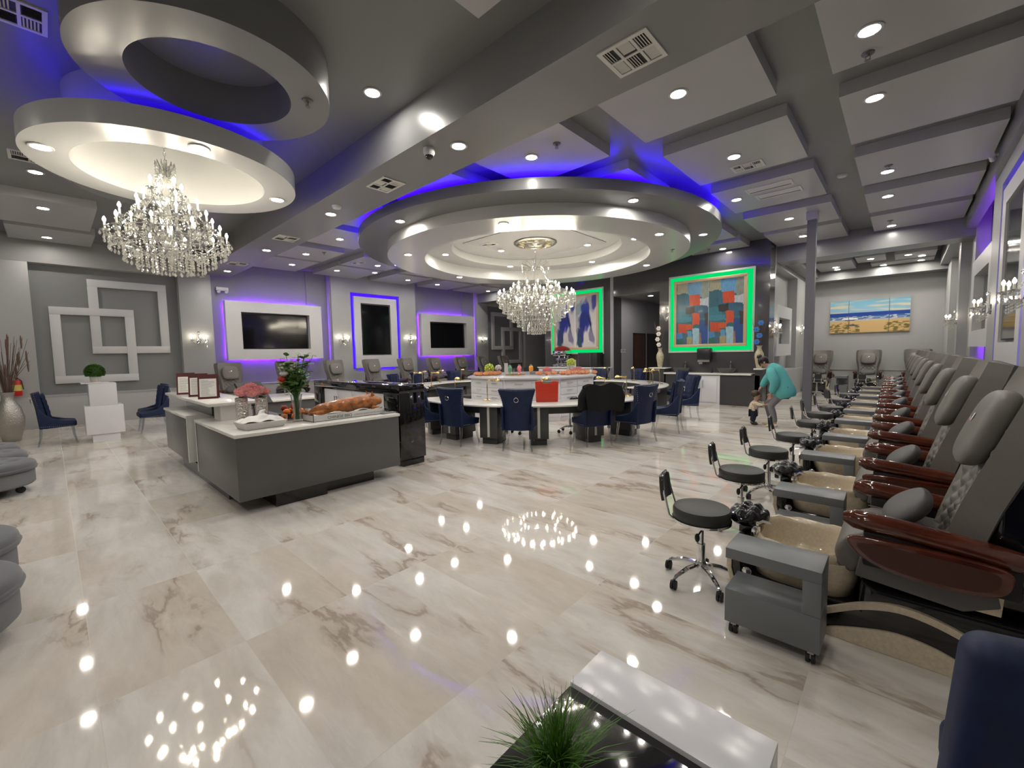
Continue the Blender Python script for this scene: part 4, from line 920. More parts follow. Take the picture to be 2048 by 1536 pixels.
for k in range(26):
    t_ = k/25; x = -6.55+.75*t_+random.uniform(-.06, .06); y = 8.0+1.25*t_+random.uniform(-.12, .12)
    dupm(rs, RS, (x, y, ZI+.03+random.uniform(0, .03)), 'peach rose in the garland on the right half of the white island', 'peach roses on the right of the island', random.random()*6, random.uniform(.9, 1.3))
for k in range(16):
    a = 2*pi*k/16; dupm(rs, RS, (-8.0+.24*cos(a)+random.uniform(-.05, .05), 7.75+.34*sin(a), ZI+.03+random.uniform(0, .02)), 'peach rose around the gold tray on the left half of the white island', 'peach roses on the left of the island', random.random()*6, random.uniform(.9, 1.3))
for l, p, r in (('round gold tray among the peach roses on the left of the island', (-8.0, 7.75), .22), ('round gold tray with glasses at the front of the white island', (-7.35, 8.1), .26)):
    m = MB(); m.lathe([(0, .0), (r, 0), (r, .02), (r-.01, .02), (r-.012, .006), (0, .006)], 28); thing1('tray', m, GOLD, l, 'tray', (*p, ZI), 'gold trays')
gl = thing('goblet', 'goblet', 'glass'); GB = {}
m = MB(); m.lathe([(0, 0), (.035, 0), (.034, .004), (.005, .01), (.005, .07), (.03, .09), (.04, .13), (.036, .17), (.033, .17), (.036, .13), (.026, .095), (0, .085)], 20); obj('bowl', m, GLASS, gl)
for l, p in (('small clear goblet at the left of the front gold tray', (-7.48, 8.05)), ('small clear goblet in the centre of the front gold tray', (-7.33, 8.0)), ('small clear goblet at the right of the front gold tray', (-7.2, 8.2)), ('clear goblet standing alone at the right end of the island', (-5.95, 9.55))): place(gl, GB, (*p, ZI+.006), 0, l, 'clear goblets on the island')
for l, p, c_ in (('green tinted round glass jar on the white island', (-7.95, 8.55), (.15, .5, .28)), ('pink tinted round glass jar on the white island', (-7.75, 8.72), (.9, .22, .25)), ('amber tinted bottle with green cap on the white island', (-7.5, 8.92), (.85, .32, .02))):
    t = thing('tinted_jar', l, 'jar', (*p, ZI), 0, 'tinted jars on the island'); nm = 'tint_%.2f' % c_[0]
    m = MB(); m.lathe([(0, 0), (.05, 0), (.03, .02), (.02, .04), (.055, .08), (.065, .14), (.05, .2), (.035, .215), (0, .215)], 20); obj('body', m, M(nm, c_, .15, coat=.3), t)
    m = MB(); m.cyl((0, 0, .215), (0, 0, .25), .03); obj('lid', m, M('lid_green', (.25, .4, .25), .4), t)
def blossom(name, label, loc, r, col, n=26, group=None):
    m = MB()
    for k in range(n):
        a = 2.39996*k; z = 1-2*(k+.5)/n*.8; q = math.sqrt(max(0, 1-z*z)); m.sph((r*q*cos(a), r*q*sin(a), r*z), r*.32, 7, 5)
    return m
def pot_flower(label, loc, h, r, col, potcol, pr=.06):
    t = thing('flower_vase', label, 'vase of flowers', loc); m = MB(); m.lathe([(0, 0), (pr*.8, 0), (pr, h*.6), (pr*.7, h), (pr*.55, h), (0, h*.8)], 18); obj('vase', m, potcol, t)
    m = blossom('b', '', None, r, col); m.v = [(v[0], v[1], v[2]+h+r*.5) for v in m.v]; obj('flowers', m, col, t, ang=80); return t
pot_flower('yellow green hydrangea in a glass vase on the left of the island', (-8.45, 8.25, ZI), .1, .11, M('lime_petal', (.42, .5, .07), .7), GLASS)
pot_flower('yellow green hydrangea in a tall clear vase on the right of the island', (-6.75, 9.75, ZI), .22, .10, M('lime_petal', (.42, .5, .07), .7), GLASS)
pot_flower('white orchid in a small vase beside a white card on the island', (-8.05, 8.2, ZI), .14, .07, M('white_petal', (.72, .70, .68), .7), M('purple_vase', (.3, .22, .38), .4))
for l, p, h in (('tall narrow white card standing on the left of the island', (-7.95, 8.4), .3), ('white rectangular sign card standing on the right of the island', (-6.95, 10.05), .34)):
    m = MB(); m.box(-.05 if h < .32 else -.13, -.008, 0, .05 if h < .32 else .13, .008, h); o = thing1('sign_card', m, WHITE, l, 'card', (*p, ZI), 'white cards'); o.rotation_euler = (0, 0, .7)
m = MB(); m.sph((0, 0, .07), (.14, .12, .1), 16, 10); thing1('pink_pouf', m, M('pink_cloth', (.5, .12, .14), .7), 'round dusky pink cushion on the white island behind the jars', 'cushion', (-7.2, 9.25, ZI))
m = MB(); m.box(-.4, -.14, 0, .4, .14, .07); o = thing1('grey_box', m, M('grey_box', (.17, .18, .19), .5), 'long flat grey box lying on the middle of the island', 'box', (-6.95, 8.85, ZI), bevel=.01); o.rotation_euler = (0, 0, .55)
for k, p in enumerate(((-6.45, 9.35), (-6.28, 9.25), (-6.2, 9.45), (-6.4, 9.6))):
    m = MB(); m.box(-.05, -.05, 0, .05, .05, .13+.04*(k % 2)); thing1('gift_box', m, M('rose_pink', (.55, .22, .2), .4), ('tall' if k % 2 else 'short')+' pink gift box on the island behind the peach roses, '+('left of' if k < 2 else 'right of')+' the group centre', 'box', (*p, ZI), 'pink gift boxes on the island', bevel=.005)

# ================================================================== RECEPTION DESK
dk = thing('reception_desk', 'grey L-shaped reception desk with white quartz tops on a recessed plinth', 'desk', (-4.86, 1.2, 0))
dk.location = (0, 0, 0)
m = MB(); m.prism([(-4.86, 1.2), (-4.86, 3.06), (-5.42, 3.06), (-5.42, 1.62), (-6.56, 1.62), (-6.56, 1.2)], .15, .80); obj('front_panel', m, GREYL, dk, bevel=.003)
m = MB(); m.prism([(-4.845, 1.185), (-4.845, 3.075), (-5.44, 3.075), (-5.44, 1.66), (-6.57, 1.66), (-6.57, 1.185)], .80, .838); obj('counter', m, QUARTZ, dk, bevel=.008)
m = MB(); m.box(-8.66, 1.2, .20, -7.1, 1.55, .80); obj('side_panel', m, GREYL, dk, bevel=.003)
m = MB(); m.box(-8.68, 1.185, .80, -7.08, 1.6, .838); obj('counter', m, QUARTZ, dk, bevel=.008)
m = MB(); m.box(-7.1, 1.195, .2, -7.06, 1.5, .838); m.box(-6.585, 1.195, .17, -6.558, 1.5, .80); obj('edge_strip', m, QUARTZ, dk)
m = MB(); m.box(-8.9, 1.25, 1.02, -6.1, 1.8, 1.06); obj('raised_counter', m, QUARTZ, dk, bevel=.008)
m = MB(); m.box(-8.3, 1.42, .838, -6.75, 1.7, 1.02); m.box(-6.95, 1.5, .2, -6.65, 1.62, .9); obj('riser', m, GREYD, dk); m = MB(); m.box(-6.45, 1.38, .838, -6.15, 1.72, 1.02); obj('riser', m, QUARTZ, dk)
m = MB(); m.box(-8.3, 1.32, 0, -5.6, 1.62, .2); m.box(-5.4, 1.55, 0, -4.9, 2.1, .15); m.box(-5.4, 2.1, 0, -5.28, 2.75, .15); m.box(-5.35, 2.1, 0, -5.0, 2.75, .15); obj('plinth', m, BLACKG, dk)
m = MB(); m.box(-8.0, 1.28, .0, -5.58, 1.33, .17); obj('kick_panel', m, GREYD, dk)
ZD = .838
# tall black cabinet behind the desk
bk = thing('display_cabinet', 'tall glossy black cabinet with white doors behind the reception desk', 'cabinet', (0, 0, 0))
m = MB(); m.box(-8.05, 3.3, 1.06, -5.2, 3.72, 1.17); m.box(-5.62, 3.3, .1, -5.2, 3.72, 1.06); m.box(-8.05, 3.3, .0, -7.72, 3.72, 1.06); m.box(-7.72, 3.36, .0, -5.62, 3.72, 1.06); m.box(-5.6, 3.34, 0, -5.22, 3.70, .1); obj('body', m, BLACKG, bk, bevel=.004)
for k in range(4):
    x0 = -7.70+k*.52; m = MB(); m.box(x0, 3.335, .32, x0+.51, 3.36, 1.03); d = obj('door', m, LACQ, bk, bevel=.004)
    h = MB(); hx = x0+(.47 if k % 2 == 0 else .04); h.cyl((hx, 3.3, .72), (hx, 3.3, .92), .007, n=8); h.cyl((hx, 3.335, .74), (hx, 3.3, .74), .005, n=6); h.cyl((hx, 3.335, .9), (hx, 3.3, .9), .005, n=6); obj('handle', h, STEEL, d)
for k in range(4):
    m = MB(); m.box(-5.6, 3.285, .14+.23*k, -5.23, 3.302, .35+.23*k); d = obj('drawer', m, BLACKG, bk, bevel=.003); h = MB(); h.box(-5.52, 3.262, .30+.23*k, -5.30, 3.285, .312+.23*k); obj('handle', h, STEEL, d)
# ---- things on the desk
mn = thing('menu_stand', 'menu', 'menu'); MN = {}
m = MB(); 
for s in (-1, 1): m.add([(-.115, s*.085, 0), (.115, s*.085, 0), (.115, s*.008, .33), (-.115, s*.008, .33), (-.115, s*.073, 0), (.115, s*.073, 0), (.115, s*-.004, .33), (-.115, s*-.004, .33)], [(0,1,2,3),(7,6,5,4),(0,4,5,1),(1,5,6,2),(2,6,7,3),(3,7,4,0)])
obj('cover', m, M('maroon_leather', (.07, .012, .012), .4), mn)
m = MB(); yy = lambda z: -.0875+.077*z/.33; m.add([(-.095, yy(.03), .03), (.095, yy(.03), .03), (.095, yy(.27), .27), (-.095, yy(.27), .27)], [(0,1,2,3)]); p_ = obj('page', m, M('menu_paper', (.74, .72, .68), .6), mn)
m = MB()
for k in range(13):
    z = .045+.0165*k; a = random.uniform(.04, .08); m.add([(-.08, yy(z)-.001, z), (-.08+a*2, yy(z)-.001, z), (-.08+a*2, yy(z+.006)-.001, z+.006), (-.08, yy(z+.006)-.001, z+.006)], [(0,1,2,3)])
obj('printed_lines', m, M('grey_ink', (.35, .34, .33), .6), p_)
for l, x, y in (('dark red menu stand on the raised counter, the one on the left', -8.2, 1.42), ('dark red menu stand on the raised counter, the middle of three', -7.55, 1.45), ('dark red menu stand on the raised counter, the frontmost of three', -6.98, 1.45)): place(mn, MN, (x, y, 1.06), radians(72), l, 'menu stands on the desk')
MIRR = M('mirror_mosaic', (.75, .73, .70), .1, 1, bump=(55, 1.0))
for k, (x, y) in enumerate(((-5.72, 1.50), (-5.55, 1.66))):
    t = thing('mosaic_vase', 'sparkling mirrored cylinder vase on the desk, the '+('one behind on the left' if k == 0 else 'one in front on the right'), 'vase', (x, y, ZD), 0, 'mirrored vases on the desk')
    m = MB(); m.lathe([(0, 0), (.062, 0), (.065, .01), (.065, .29), (.062, .3), (.055, .3), (.055, .05), (0, .05)], 28); obj('body', m, MIRR, t)
    s = MB(); s.cyl((0, 0, .06), (0, 0, .32), .025, n=8); obj('stems', s, M('stem_green', (.05, .13, .03), .6), t)
pr = tag(obj('rose', rose_mb(.062), M('pink_petal', (.82, .27, .27), .6, var=(45, .4)), ang=80), 'rose', 'flower'); PRS = {}  # colour mottling imitates the shade in the petal gaps
for k in range(15):
    a = 2.39996*k; q = math.sqrt(k/15)*.145; dupm(pr, PRS, (-5.63+q*cos(a), 1.58+q*sin(a)*1.1, ZD+.415-.55*q), 'pink rose in the bouquet above the mirrored vases', 'pink roses in the mirrored vases', k*1.3, 1.0)
# vase of greenery
vz = thing('flower_vase', 'tall clear glass vase with leafy greenery and a few roses on the desk', 'vase of flowers', (-5.30, 1.96, ZD))
m = MB(); m.lathe([(0, 0), (.052, 0), (.05, .01), (.042, .03), (.048, .2), (.066, .32), (.062, .32), (.044, .2), (.038, .035), (0, .03)], 24); obj('vase', m, GLASS, vz)
st_ = MB(); lf = MB(); STEM = M('stem_green'); random.seed(21)
for k in range(46):
    a = random.uniform(0, 2*pi); sp_ = random.uniform(.03, .21); h = random.uniform(.46, .82)
    p0 = (random.uniform(-.02, .02), random.uniform(-.02, .02), .03); p1 = (sp_*.15*cos(a), sp_*.15*sin(a), .3); p2 = (sp_*cos(a), sp_*sin(a), h)
    st_.tube([p0, p1, ((p1[0]+p2[0])/2*.9, (p1[1]+p2[1])/2*.9, (p1[2]+p2[2])/2), p2], .0035, 5)
    for q in range(9):
        f = .3+.7*q/8; c_ = [p1[i]+(p2[i]-p1[i])*f for i in range(3)]; b = random.uniform(0, 6.3); L = random.uniform(.06, .095); up = random.uniform(-.3, .6); W = L*.42
        d = Vector((cos(b), sin(b), up)).normalized(); s_ = Vector((-sin(b), cos(b), random.uniform(-.3, .3)))*W; C = Vector(c_)
        lf.add([C, C+d*L*.35+s_*.8, C+d*L*.7+s_*.75, C+d*L, C+d*L*.7-s_*.75, C+d*L*.35-s_*.8, C+d*L*.5-Vector((0, 0, .006))], [(0,1,6),(1,2,6),(2,3,6),(3,4,6),(4,5,6),(5,0,6)])
obj('stems', st_, STEM, vz); obj('leaves', lf, M('leaf_green', (.10, .20, .045), .5, var=(9, .35)), vz, ang=80)
for k, (dx, dy, dz, cc) in enumerate(((-.13, -.07, .44, 'pink_petal'), (-.07, -.12, .47, 'peach_petal'), (-.02, -.14, .5, 'red_petal'), (.0, -.12, .56, 'white_petal'), (-.09, -.05, .5, 'white_petal'))):
    o = obj('rose', rose_mb(.045), M(cc, (.6, .05, .02), .6), vz, ang=80, loc=(dx*.8, dy, dz))
# roast pig in its tray
bx = thing('food_tray', 'long white cardboard tray printed CHINESE BBQ holding the roast pig', 'tray', (-5.17, 2.45, ZD))
WC = M('white_card', (.66, .64, .62), .6)
m = MB(); L0, L1, W0 = -.42, .5, .15
m.box(-W0, L0, 0, W0, L1, .006); m.box(W0-.006, L0, 0, W0, L1, .075); m.box(-W0, L0, 0, -W0+.006, L1, .075); m.box(-W0, L0, 0, W0, L0+.006, .075); m.box(-W0, L1-.006, 0, W0, L1, .075); obj('tray', m, WC, bx)
def text(body, size, mat, parent, loc, rot, name='lettering', ex=.0006):
    cu = bpy.data.curves.new('txt', 'FONT'); cu.body = body; cu.size = size; cu.extrude = ex; cu.align_x = 'CENTER'
    o = bpy.data.objects.new('txt', cu); COL.objects.link(o); dg = bpy.context.evaluated_depsgraph_get(); me = bpy.data.meshes.new_from_object(o.evaluated_get(dg)); bpy.data.objects.remove(o); bpy.data.curves.remove(cu)
    o = bpy.data.objects.new(name, me); COL.objects.link(o); me.materials.clear(); me.materials.append(mat); o.parent = parent; o.location = loc; o.rotation_euler = rot; return o
INK = M('print_ink', (.10, .09, .09), .6)
text('CHINESE BBQ', .05, INK, bx, (W0+.001, -.1, .02), (pi/2, 0, pi/2)); text('CHINESE BARBECUE RESTAURANT', .028, M('print_grey', (.36, .34, .33), .6), bx, (W0+.001, .3, .025), (pi/2, 0, pi/2))
m = MB(); random.seed(4); m.grid(lambda u, v: (-.14+.28*u, -.40+.88*v, .066+.014*sin(17*v+3*u)+.012*sin(23*u*(1+v))+.012*abs(2*u-1)**2), 20, 44, thick=.004); o = obj('paper_liner', m, M('white_plastic', (.72, .71, .70), .35), bx, ang=80)
pg = MB()
ys = [(-.40, .02, .10), (-.36, .045, .105), (-.28, .075, .115), (-.15, .088, .125), (.0, .092, .14), (.15, .09, .155), (.27, .085, .165), (.36, .088, .17), (.43, .08, .168), (.49, .058, .16), (.53, .042, .155), (.54, .03, .155)]
pg.tube([(0, y, z) for y, r, z in ys], [r for y, r, z in ys], 20); pgo = thing('roast_pig', 'whole crisp brown roast pig lying in the white tray on the desk', 'roast pig', (-5.17, 2.45, ZD)); PIG = M('crackling', (.36, .12, .022), .3, coat=.4, var=(16, .55), bump=(40, .4))
for s in (-1, 1): 
    pg.tube([(s*.05, .38, .09), (s*.075, .43, .075), (s*.06, .5, .07)], [.035, .025, .018], 8); pg.tube([(s*.05, -.28, .09), (s*.08, -.36, .09), (s*.07, -.44, .095)], [.045, .028, .015], 8)
obj('body', pg, PIG, pgo, ang=70)
for s in (-1, 1):
    m = MB(); m.grid(lambda u, v, s=s: (s*(.05+.03*v)+.03*(u-.5)*(1-v), .40+.045*(u-.5)*(1-v)-.03*v, .235+.07*v), 5, 5, thick=.006); obj('ear', m, PIG, pgo)
m = MB(); m.tube([(0, -.41, .11), (.0, -.45, .13), (.01, -.47, .16)], [.012, .007, .004], 6); obj('tail', m, PIG, pgo)
# takeaway pan under a plastic bag, fruit
tp = thing('takeaway_pan', 'white takeaway box wrapped in a crumpled plastic bag on the desk corner', 'takeaway box', (-5.18, 1.53, ZD), radians(4))
m = MB(); m.add([(-.13, -.19, 0), (.13, -.19, 0), (.13, .19, 0), (-.13, .19, 0), (-.16, -.22, .075), (.16, -.22, .075), (.16, .22, .075), (-.16, .22, .075)], [(0,3,2,1),(0,1,5,4),(1,2,6,5),(2,3,7,6),(3,0,4,7),(4,5,6,7)]); obj('pan', m, WC, tp, bevel=.01)
m = MB(); m.grid(lambda u, v: (-.15+.3*u, -.21+.42*v, .078+.06*sin(pi*u)*sin(pi*v)+.018*sin(14*u+5*v)*sin(9*v)), 28, 28); m.tube([(-.02, .02, .13), (-.03, .03, .17), (0, .05, .19)], [.04, .025, .004], 7); obj('plastic_bag', m, M('white_plastic'), tp, ang=80)
m = MB(); m.add([(-.18, -.22, .1), (-.1, -.26, .02), (.05, -.22, .08), (-.1, -.14, .12)], [(0,1,2,3)]); 
fb = thing('fruit_bowl', 'dark bowl of mixed fruit behind the takeaway box on the desk', 'bowl', (-5.62, 2.0, ZD))
m = MB(); m.lathe([(0, 0), (.07, 0), (.12, .04), (.14, .07), (.13, .07), (.11, .045), (0, .02)], 24); obj('bowl', m, BLACK, fb)
og = tag(obj('orange', MB().sph((0, 0, 0), (.042, .042, .039), 18, 12), M('orange_peel', (.75, .19, .012), .45, bump=(160, .2))), 'orange', 'orange'); OG = {}
for k, (dx, dy, dz) in enumerate(((.1, -.12, .042), (.12, .0, .042), (.06, .1, .085), (.02, -.06, .09), (-.06, .03, .09))): dupm(og, OG, (-5.62+dx+.02, 2.0+dy, ZD+dz), ('round orange in front of the dark fruit bowl, '+('left' if k == 0 else 'right')+' of the pair') if k < 2 else 'round orange heaped in the dark fruit bowl', 'oranges on the desk')
for k, (dx, dy, dz, c_, l) in enumerate(((-.03, -.06, .13, (.3, .02, .02), 'dark red apple on top of the fruit bowl'), (.03, .03, .15, (.35, .04, .03), 'red apple at the top right of the fruit bowl'), (.07, .06, .05, (.35, .3, .04), 'yellow green pear at the edge of the fruit bowl'))):
    m = MB(); m.lathe([(0, -.03), (.025, -.032), (.04, 0), (.03, .03), (.01, .034), (0, .028)], 16); thing1('apple', m, M('fruit_%d' % k, c_, .3), l, 'fruit', (-5.62+dx, 2.0+dy, ZD+dz), 'fruit in the bowl')
for l, x, y, h, r, mt in (('small clear jar beside the glass vase on the desk', -5.42, 1.86, .09, .035, GLASS), ('clear plastic cup beside the glass vase', -5.5, 2.12, .12, .04, GLASS), ('white foam cup behind the glass vase', -5.6, 2.2, .1, .038, WHITE)):
    m = MB(); m.lathe([(0, 0), (r*.85, 0), (r, h), (r-.004, h), (r*.8, .006), (0, .006)], 18); thing1('cup', m, mt, l, 'cup', (x, y, ZD))
m = MB(); m.box(-.05, -.1, 0, .05, .1, .012); thing1('payment_tablet', m, M('grey_box'), 'flat grey device lying on the right end of the desk', 'tablet', (-5.0, 2.99, ZD), bevel=.004)
# monitor and low table behind the desk
mo = thing('computer_monitor', 'black tilted computer monitor on a white stand behind the roses', 'monitor', (-6.0, 2.15, .55), radians(20))
m = MB(); m.T = Matrix.Translation((0, 0, .36)) @ Matrix.Rotation(radians(-38), 4, 'Y'); m.box(-.02, -.2, -.2, .02, .2, .2); obj('screen', m, BLACK, mo, bevel=.008)
m = MB(); m.cyl((0, 0, .0), (0, 0, .34), .025); m.lathe([(0, 0), (.12, 0), (.12, .012), (0, .02)], 20); obj('stand', m, CHROME, mo)
sh = thing('back_counter', 'low white counter behind the desk holding a bottle and cup', 'counter', (-9.85, 3.38, 0)); m = MB(); m.box(-1.0, -.75, .71, .62, .75, .75); obj('counter', m, QUARTZ, sh, bevel=.006); m = MB(); m.box(-.95, -.7, 0, .57, .7, .71); obj('cabinet', m, GREYL, sh)
mo.location = (-7.0, 2.0, .72); ms = tag(obj('staff_worktop', MB().box(-8.2, 1.75, .68, -6.7, 2.4, .72).box(-8.1, 1.8, 0, -6.8, 2.35, .68), GREYL), 'low grey staff worktop hidden behind the raised reception counter', 'worktop')
bt = thing('bottle', 'clear spray bottle of orange liquid on the white counter behind the desk', 'bottle', (-10.0, 3.0, .75)); bt.scale = (1.35,)*3
m = MB(); m.lathe([(0, 0), (.038, 0), (.04, .01), (.04, .1), (.02, .15), (0, .15)], 18); obj('body', m, M('orange_liquid', (.8, .2, .05), .15), bt); m = MB(); m.lathe([(.021, .148), (.018, .19), (.02, .2), (.012, .235), (0, .235)], 14); obj('cap', m, WHITE, bt); m = MB(); m.add([(.0405*cos(a), .0405*sin(a), z) for z in (.03, .08) for a in (-1.2, -.8, -.4, 0, .4)], [(i, i+1, 6+i, 5+i) for i in range(4)]); obj('label', m, WC, bt)
m = MB(); m.lathe([(0, 0), (.035, 0), (.045, .14), (.041, .14), (.031, .006), (0, .006)], 20); thing1('plastic_cup', m, GLASS, 'clear plastic cup on the white counter behind the desk', 'cup', (-10.25, 3.6, .75)).scale = (1.5,)*3
# ================================================================== LEFT CORNER
ps = thing('pedestal', 'white glossy pedestal of offset stacked boxes with a topiary on top', 'pedestal', (-11.9, .68, 0))
m = MB(); m.box(-.28, -.2, .72, .3, .2, 1.16); obj('upper_box', m, LACQ, ps, bevel=.004); m = MB(); m.box(-.3, -.28, .16, .3, .28, .72); obj('middle_box', m, LACQ, ps, bevel=.004); m = MB(); m.box(-.22, -.2, 0, .26, .2, .16); obj('foot', m, LACQ, ps)
m = MB(); m.box(-.29, -.3, 1.16, .31, .1, 1.18); obj('top_slab', m, LACQ, ps)
tpz = thing('potted_topiary', 'small round green topiary in a white ribbed pot on the pedestal', 'potted plant', (-11.9, .6, 1.18))
m = MB(); m.lathe([(0, 0), (.075, 0), (.085, .13), (.075, .13), (.07, .11), (0, .11)], 20); obj('pot', m, M('pale_pot', (.5, .46, .44), .5), tpz)
m = MB(); random.seed(5)
for k in range(420):
    a = 2.39996*k; z = 1-1.55*(k+.5)/420; q = math.sqrt(max(0, 1-z*z)); n = Vector((q*cos(a), q*sin(a), z)); c_ = n*.13+Vector((0, 0, .2)); s_ = n.orthogonal().normalized()*.018; t_ = n.cross(s_)
    m.add([c_+s_, c_+n*.04+t_*random.uniform(-1, 1), c_-s_, c_-n*.01], [(0,1,2,3)])
m.sph((0, 0, .2), .128, 14, 10); obj('foliage', m, M('topiary_green', (.045, .12, .015), .6), tpz, ang=180)
fv = thing('floor_vase', 'tall hammered silver floor vase with dried branches at the left edge', 'floor vase', (-13.35, -.62, 0))
m = MB(); m.lathe([(0, 0), (.11, 0), (.13, .02), (.2, .3), (.21, .48), (.17, .68), (.09, .84), (.085, .93), (.11, 1.0), (.10, 1.0), (.075, .93), (0, .9)], 28); obj('vase', m, SILVER, fv)
m = MB(); random.seed(11)
for k in range(46):
    a = random.uniform(0, 6.3); s_ = random.uniform(.1, .38); h = random.uniform(1.5, 2.15); m.tube([(.03*cos(a), .03*sin(a), .8), (s_*.4*cos(a), s_*.4*sin(a), 1.3), (s_*cos(a), s_*sin(a), h)], [.007, .006, .003], 5)
    if k % 2: m.sph((s_*.9*cos(a), s_*.9*sin(a), h-.1), (.018, .018, .14), 6, 6)
obj('dried_branches', m, M('dried_brown', (.13, .085, .065), .8), fv)
fe = thing('fire_extinguisher', 'red fire extinguisher with a yellow label on the left wall', 'fire extinguisher', (XW+.09, -.55, .82))
m = MB(); m.lathe([(0, 0), (.075, 0), (.08, .01), (.08, .3), (.06, .36), (.025, .38), (0, .38)], 20); obj('cylinder', m, M('red_paint', (.5, .012, .015), .3), fe); m = MB(); m.lathe([(.0815, .12), (.0815, .26)], 20); obj('label', m, M('yellow_label', (.6, .5, .12), .5), fe)
m = MB(); m.cyl((0, 0, .38), (0, 0, .42), .02); m.box(-.01, -.09, .42, .01, .03, .435); m.box(-.01, -.07, .45, .01, .03, .46); m.tube([(0, .02, .41), (.04, .08, .35), (.05, .1, .15)], .009, 6); obj('valve', m, BLACK, fe); m = MB(); m.box(-.09, -.03, .1, -.07, .03, .35); obj('bracket', m, STEEL, fe)
# interlocking square frames in the two niches
for y0, lab in ((0, 'near left'), (15.1, 'far')):
    for nm, (a, b, c_, d), dx in (('upper', (.78, 1.79, 2.37, 3.70), .0), ('lower', (.07, 1.05, 1.64, 2.96), .012)):
        m = MB(); w_ = .19; 
        if y0: a, c_ = 2.63-c_, 2.63-a
        for q in ((a, b, c_, b+w_), (a, d-w_, c_, d), (a, b+w_, a+w_, d-w_), (c_-w_, b+w_, c_, d-w_)): m.box(XW-.25, y0+q[0], q[1], XW-.16+dx, y0+q[2], q[3])
        thing1('wall_frame', m, WHITE, '%s white square wall frame of the interlocking pair in the %s niche' % (nm, lab), 'wall decoration', (0, 0, 0), 'interlocking wall frames', bevel=.004)
# ottomans
ot = thing('ottoman', 'ottoman', 'ottoman'); OT = {}; OTM = M('grey_velvet', (.10, .105, .122), .75, sheen=.3)
m = MB(); m.lathe([(0, .10), (.39, .10), (.41, .12), (.41, .27), (.40, .285)], 48); obj('side_band', m, M('grey_velvet_light', (.17, .175, .19), .75), ot)
m = MB()
def cush(u, v):
    a = 2*pi*u; r = .43*math.sin(pi/2*min(1, v*1.0)); b = 0
    for k in range(7):
        c_ = (0, 0) if k == 6 else (.24*cos(k*pi/3), .24*sin(k*pi/3)); d = math.hypot(r*cos(a)-c_[0], r*sin(a)-c_[1]); b -= .035*math.exp(-(d/.05)**2)
    return (r*cos(a), r*sin(a), .285+.12*(1-v**4)**.5+b)
m.grid(cush, 64, 26); m.lathe([(.43, .285), (.44, .31), (.43, .325)], 48); obj('cushion', m, OTM, ot, ang=80)
for k in range(4): a = pi/4+k*pi/2; m = MB(); caster(m, .3*cos(a), .3*sin(a), .04); m.box(.3*cos(a)-.02, .3*sin(a)-.02, .05, .3*cos(a)+.02, .3*sin(a)+.02, .11); obj('caster', m, RUBBER, ot)
for l, x, y in (('round grey tufted ottoman at the left edge, frontmost of the group of three', -8.05, -.62), ('round grey tufted ottoman at the left edge, middle of the group of three', -8.95, -.72), ('round grey tufted ottoman at the left edge, rearmost of the group of three', -9.8, -.82),
                ('round grey ottoman cut off by the left edge, the farther of the pair', -4.75, -.66), ('round grey ottoman cut off by the left edge, the nearest of all', -3.85, -.62)): place(ot, OT, (x, y, 0), .4, l, 'grey ottomans at the left edge')
# ================================================================== FOREGROUND TABLE
ct = thing('coffee_table', 'low white and black glossy coffee table in the foreground', 'coffee table', (-.82, .3, 0))
m = MB(); m.box(0, .86, .36, .59, 1.07, .45); obj('white_slab', m, LACQ, ct, bevel=.003); m = MB(); m.box(0, -.2, .36, .59, -.02, .45); obj('white_slab', m, LACQ, ct, bevel=.003)
m = MB(); m.box(0, -.02, .38, .75, .86, .435); obj('black_slab', m, BLACKG, ct, bevel=.003)
m = MB(); m.box(.1, 0, 0, .6, .9, .36); obj('base', m, BLACKG, ct); m = MB(); m.box(.0, -.2, 0, .59, -.16, .36); m.box(0, 1.03, 0, .59, 1.07, .36); obj('leg_panel', m, LACQ, ct)
gp = thing('grass_plant', 'artificial green grass plant in a white pot on the black coffee table', 'plant', (-.60, .78, .435))
m = MB(); m.box(-.06, -.06, 0, .06, .06, .09); obj('pot', m, WHITE, gp, bevel=.006)
m = MB(); random.seed(3)
for k in range(330):
    a = random.uniform(0, 6.3); lean = random.uniform(.02, .18)**1; h = random.uniform(.12, .25); r0 = random.uniform(0, .045); w_ = random.uniform(.0016, .003)
    P = []; b0 = random.uniform(0, 6.3)
    for q in range(5):
        f = q/4; P.append(Vector((r0*cos(b0)+lean*f*f*cos(a), r0*sin(b0)+lean*f*f*sin(a), .085+h*(f-.25*f*f*lean/.15))))
    s_ = Vector((-sin(a), cos(a), 0)); vs = []
    for q, p in enumerate(P): ww = w_*(1-(q/4)**2*.9); vs += [p-s_*ww, p+s_*ww]
    m.add(vs, [(2*q, 2*q+1, 2*q+3, 2*q+2) for q in range(4)])
o = obj('grass_blades', m, M('grass_green', (.06, .165, .015), .45, var=(30, .4)), gp, ang=180); o['kind'] = 'stuff'
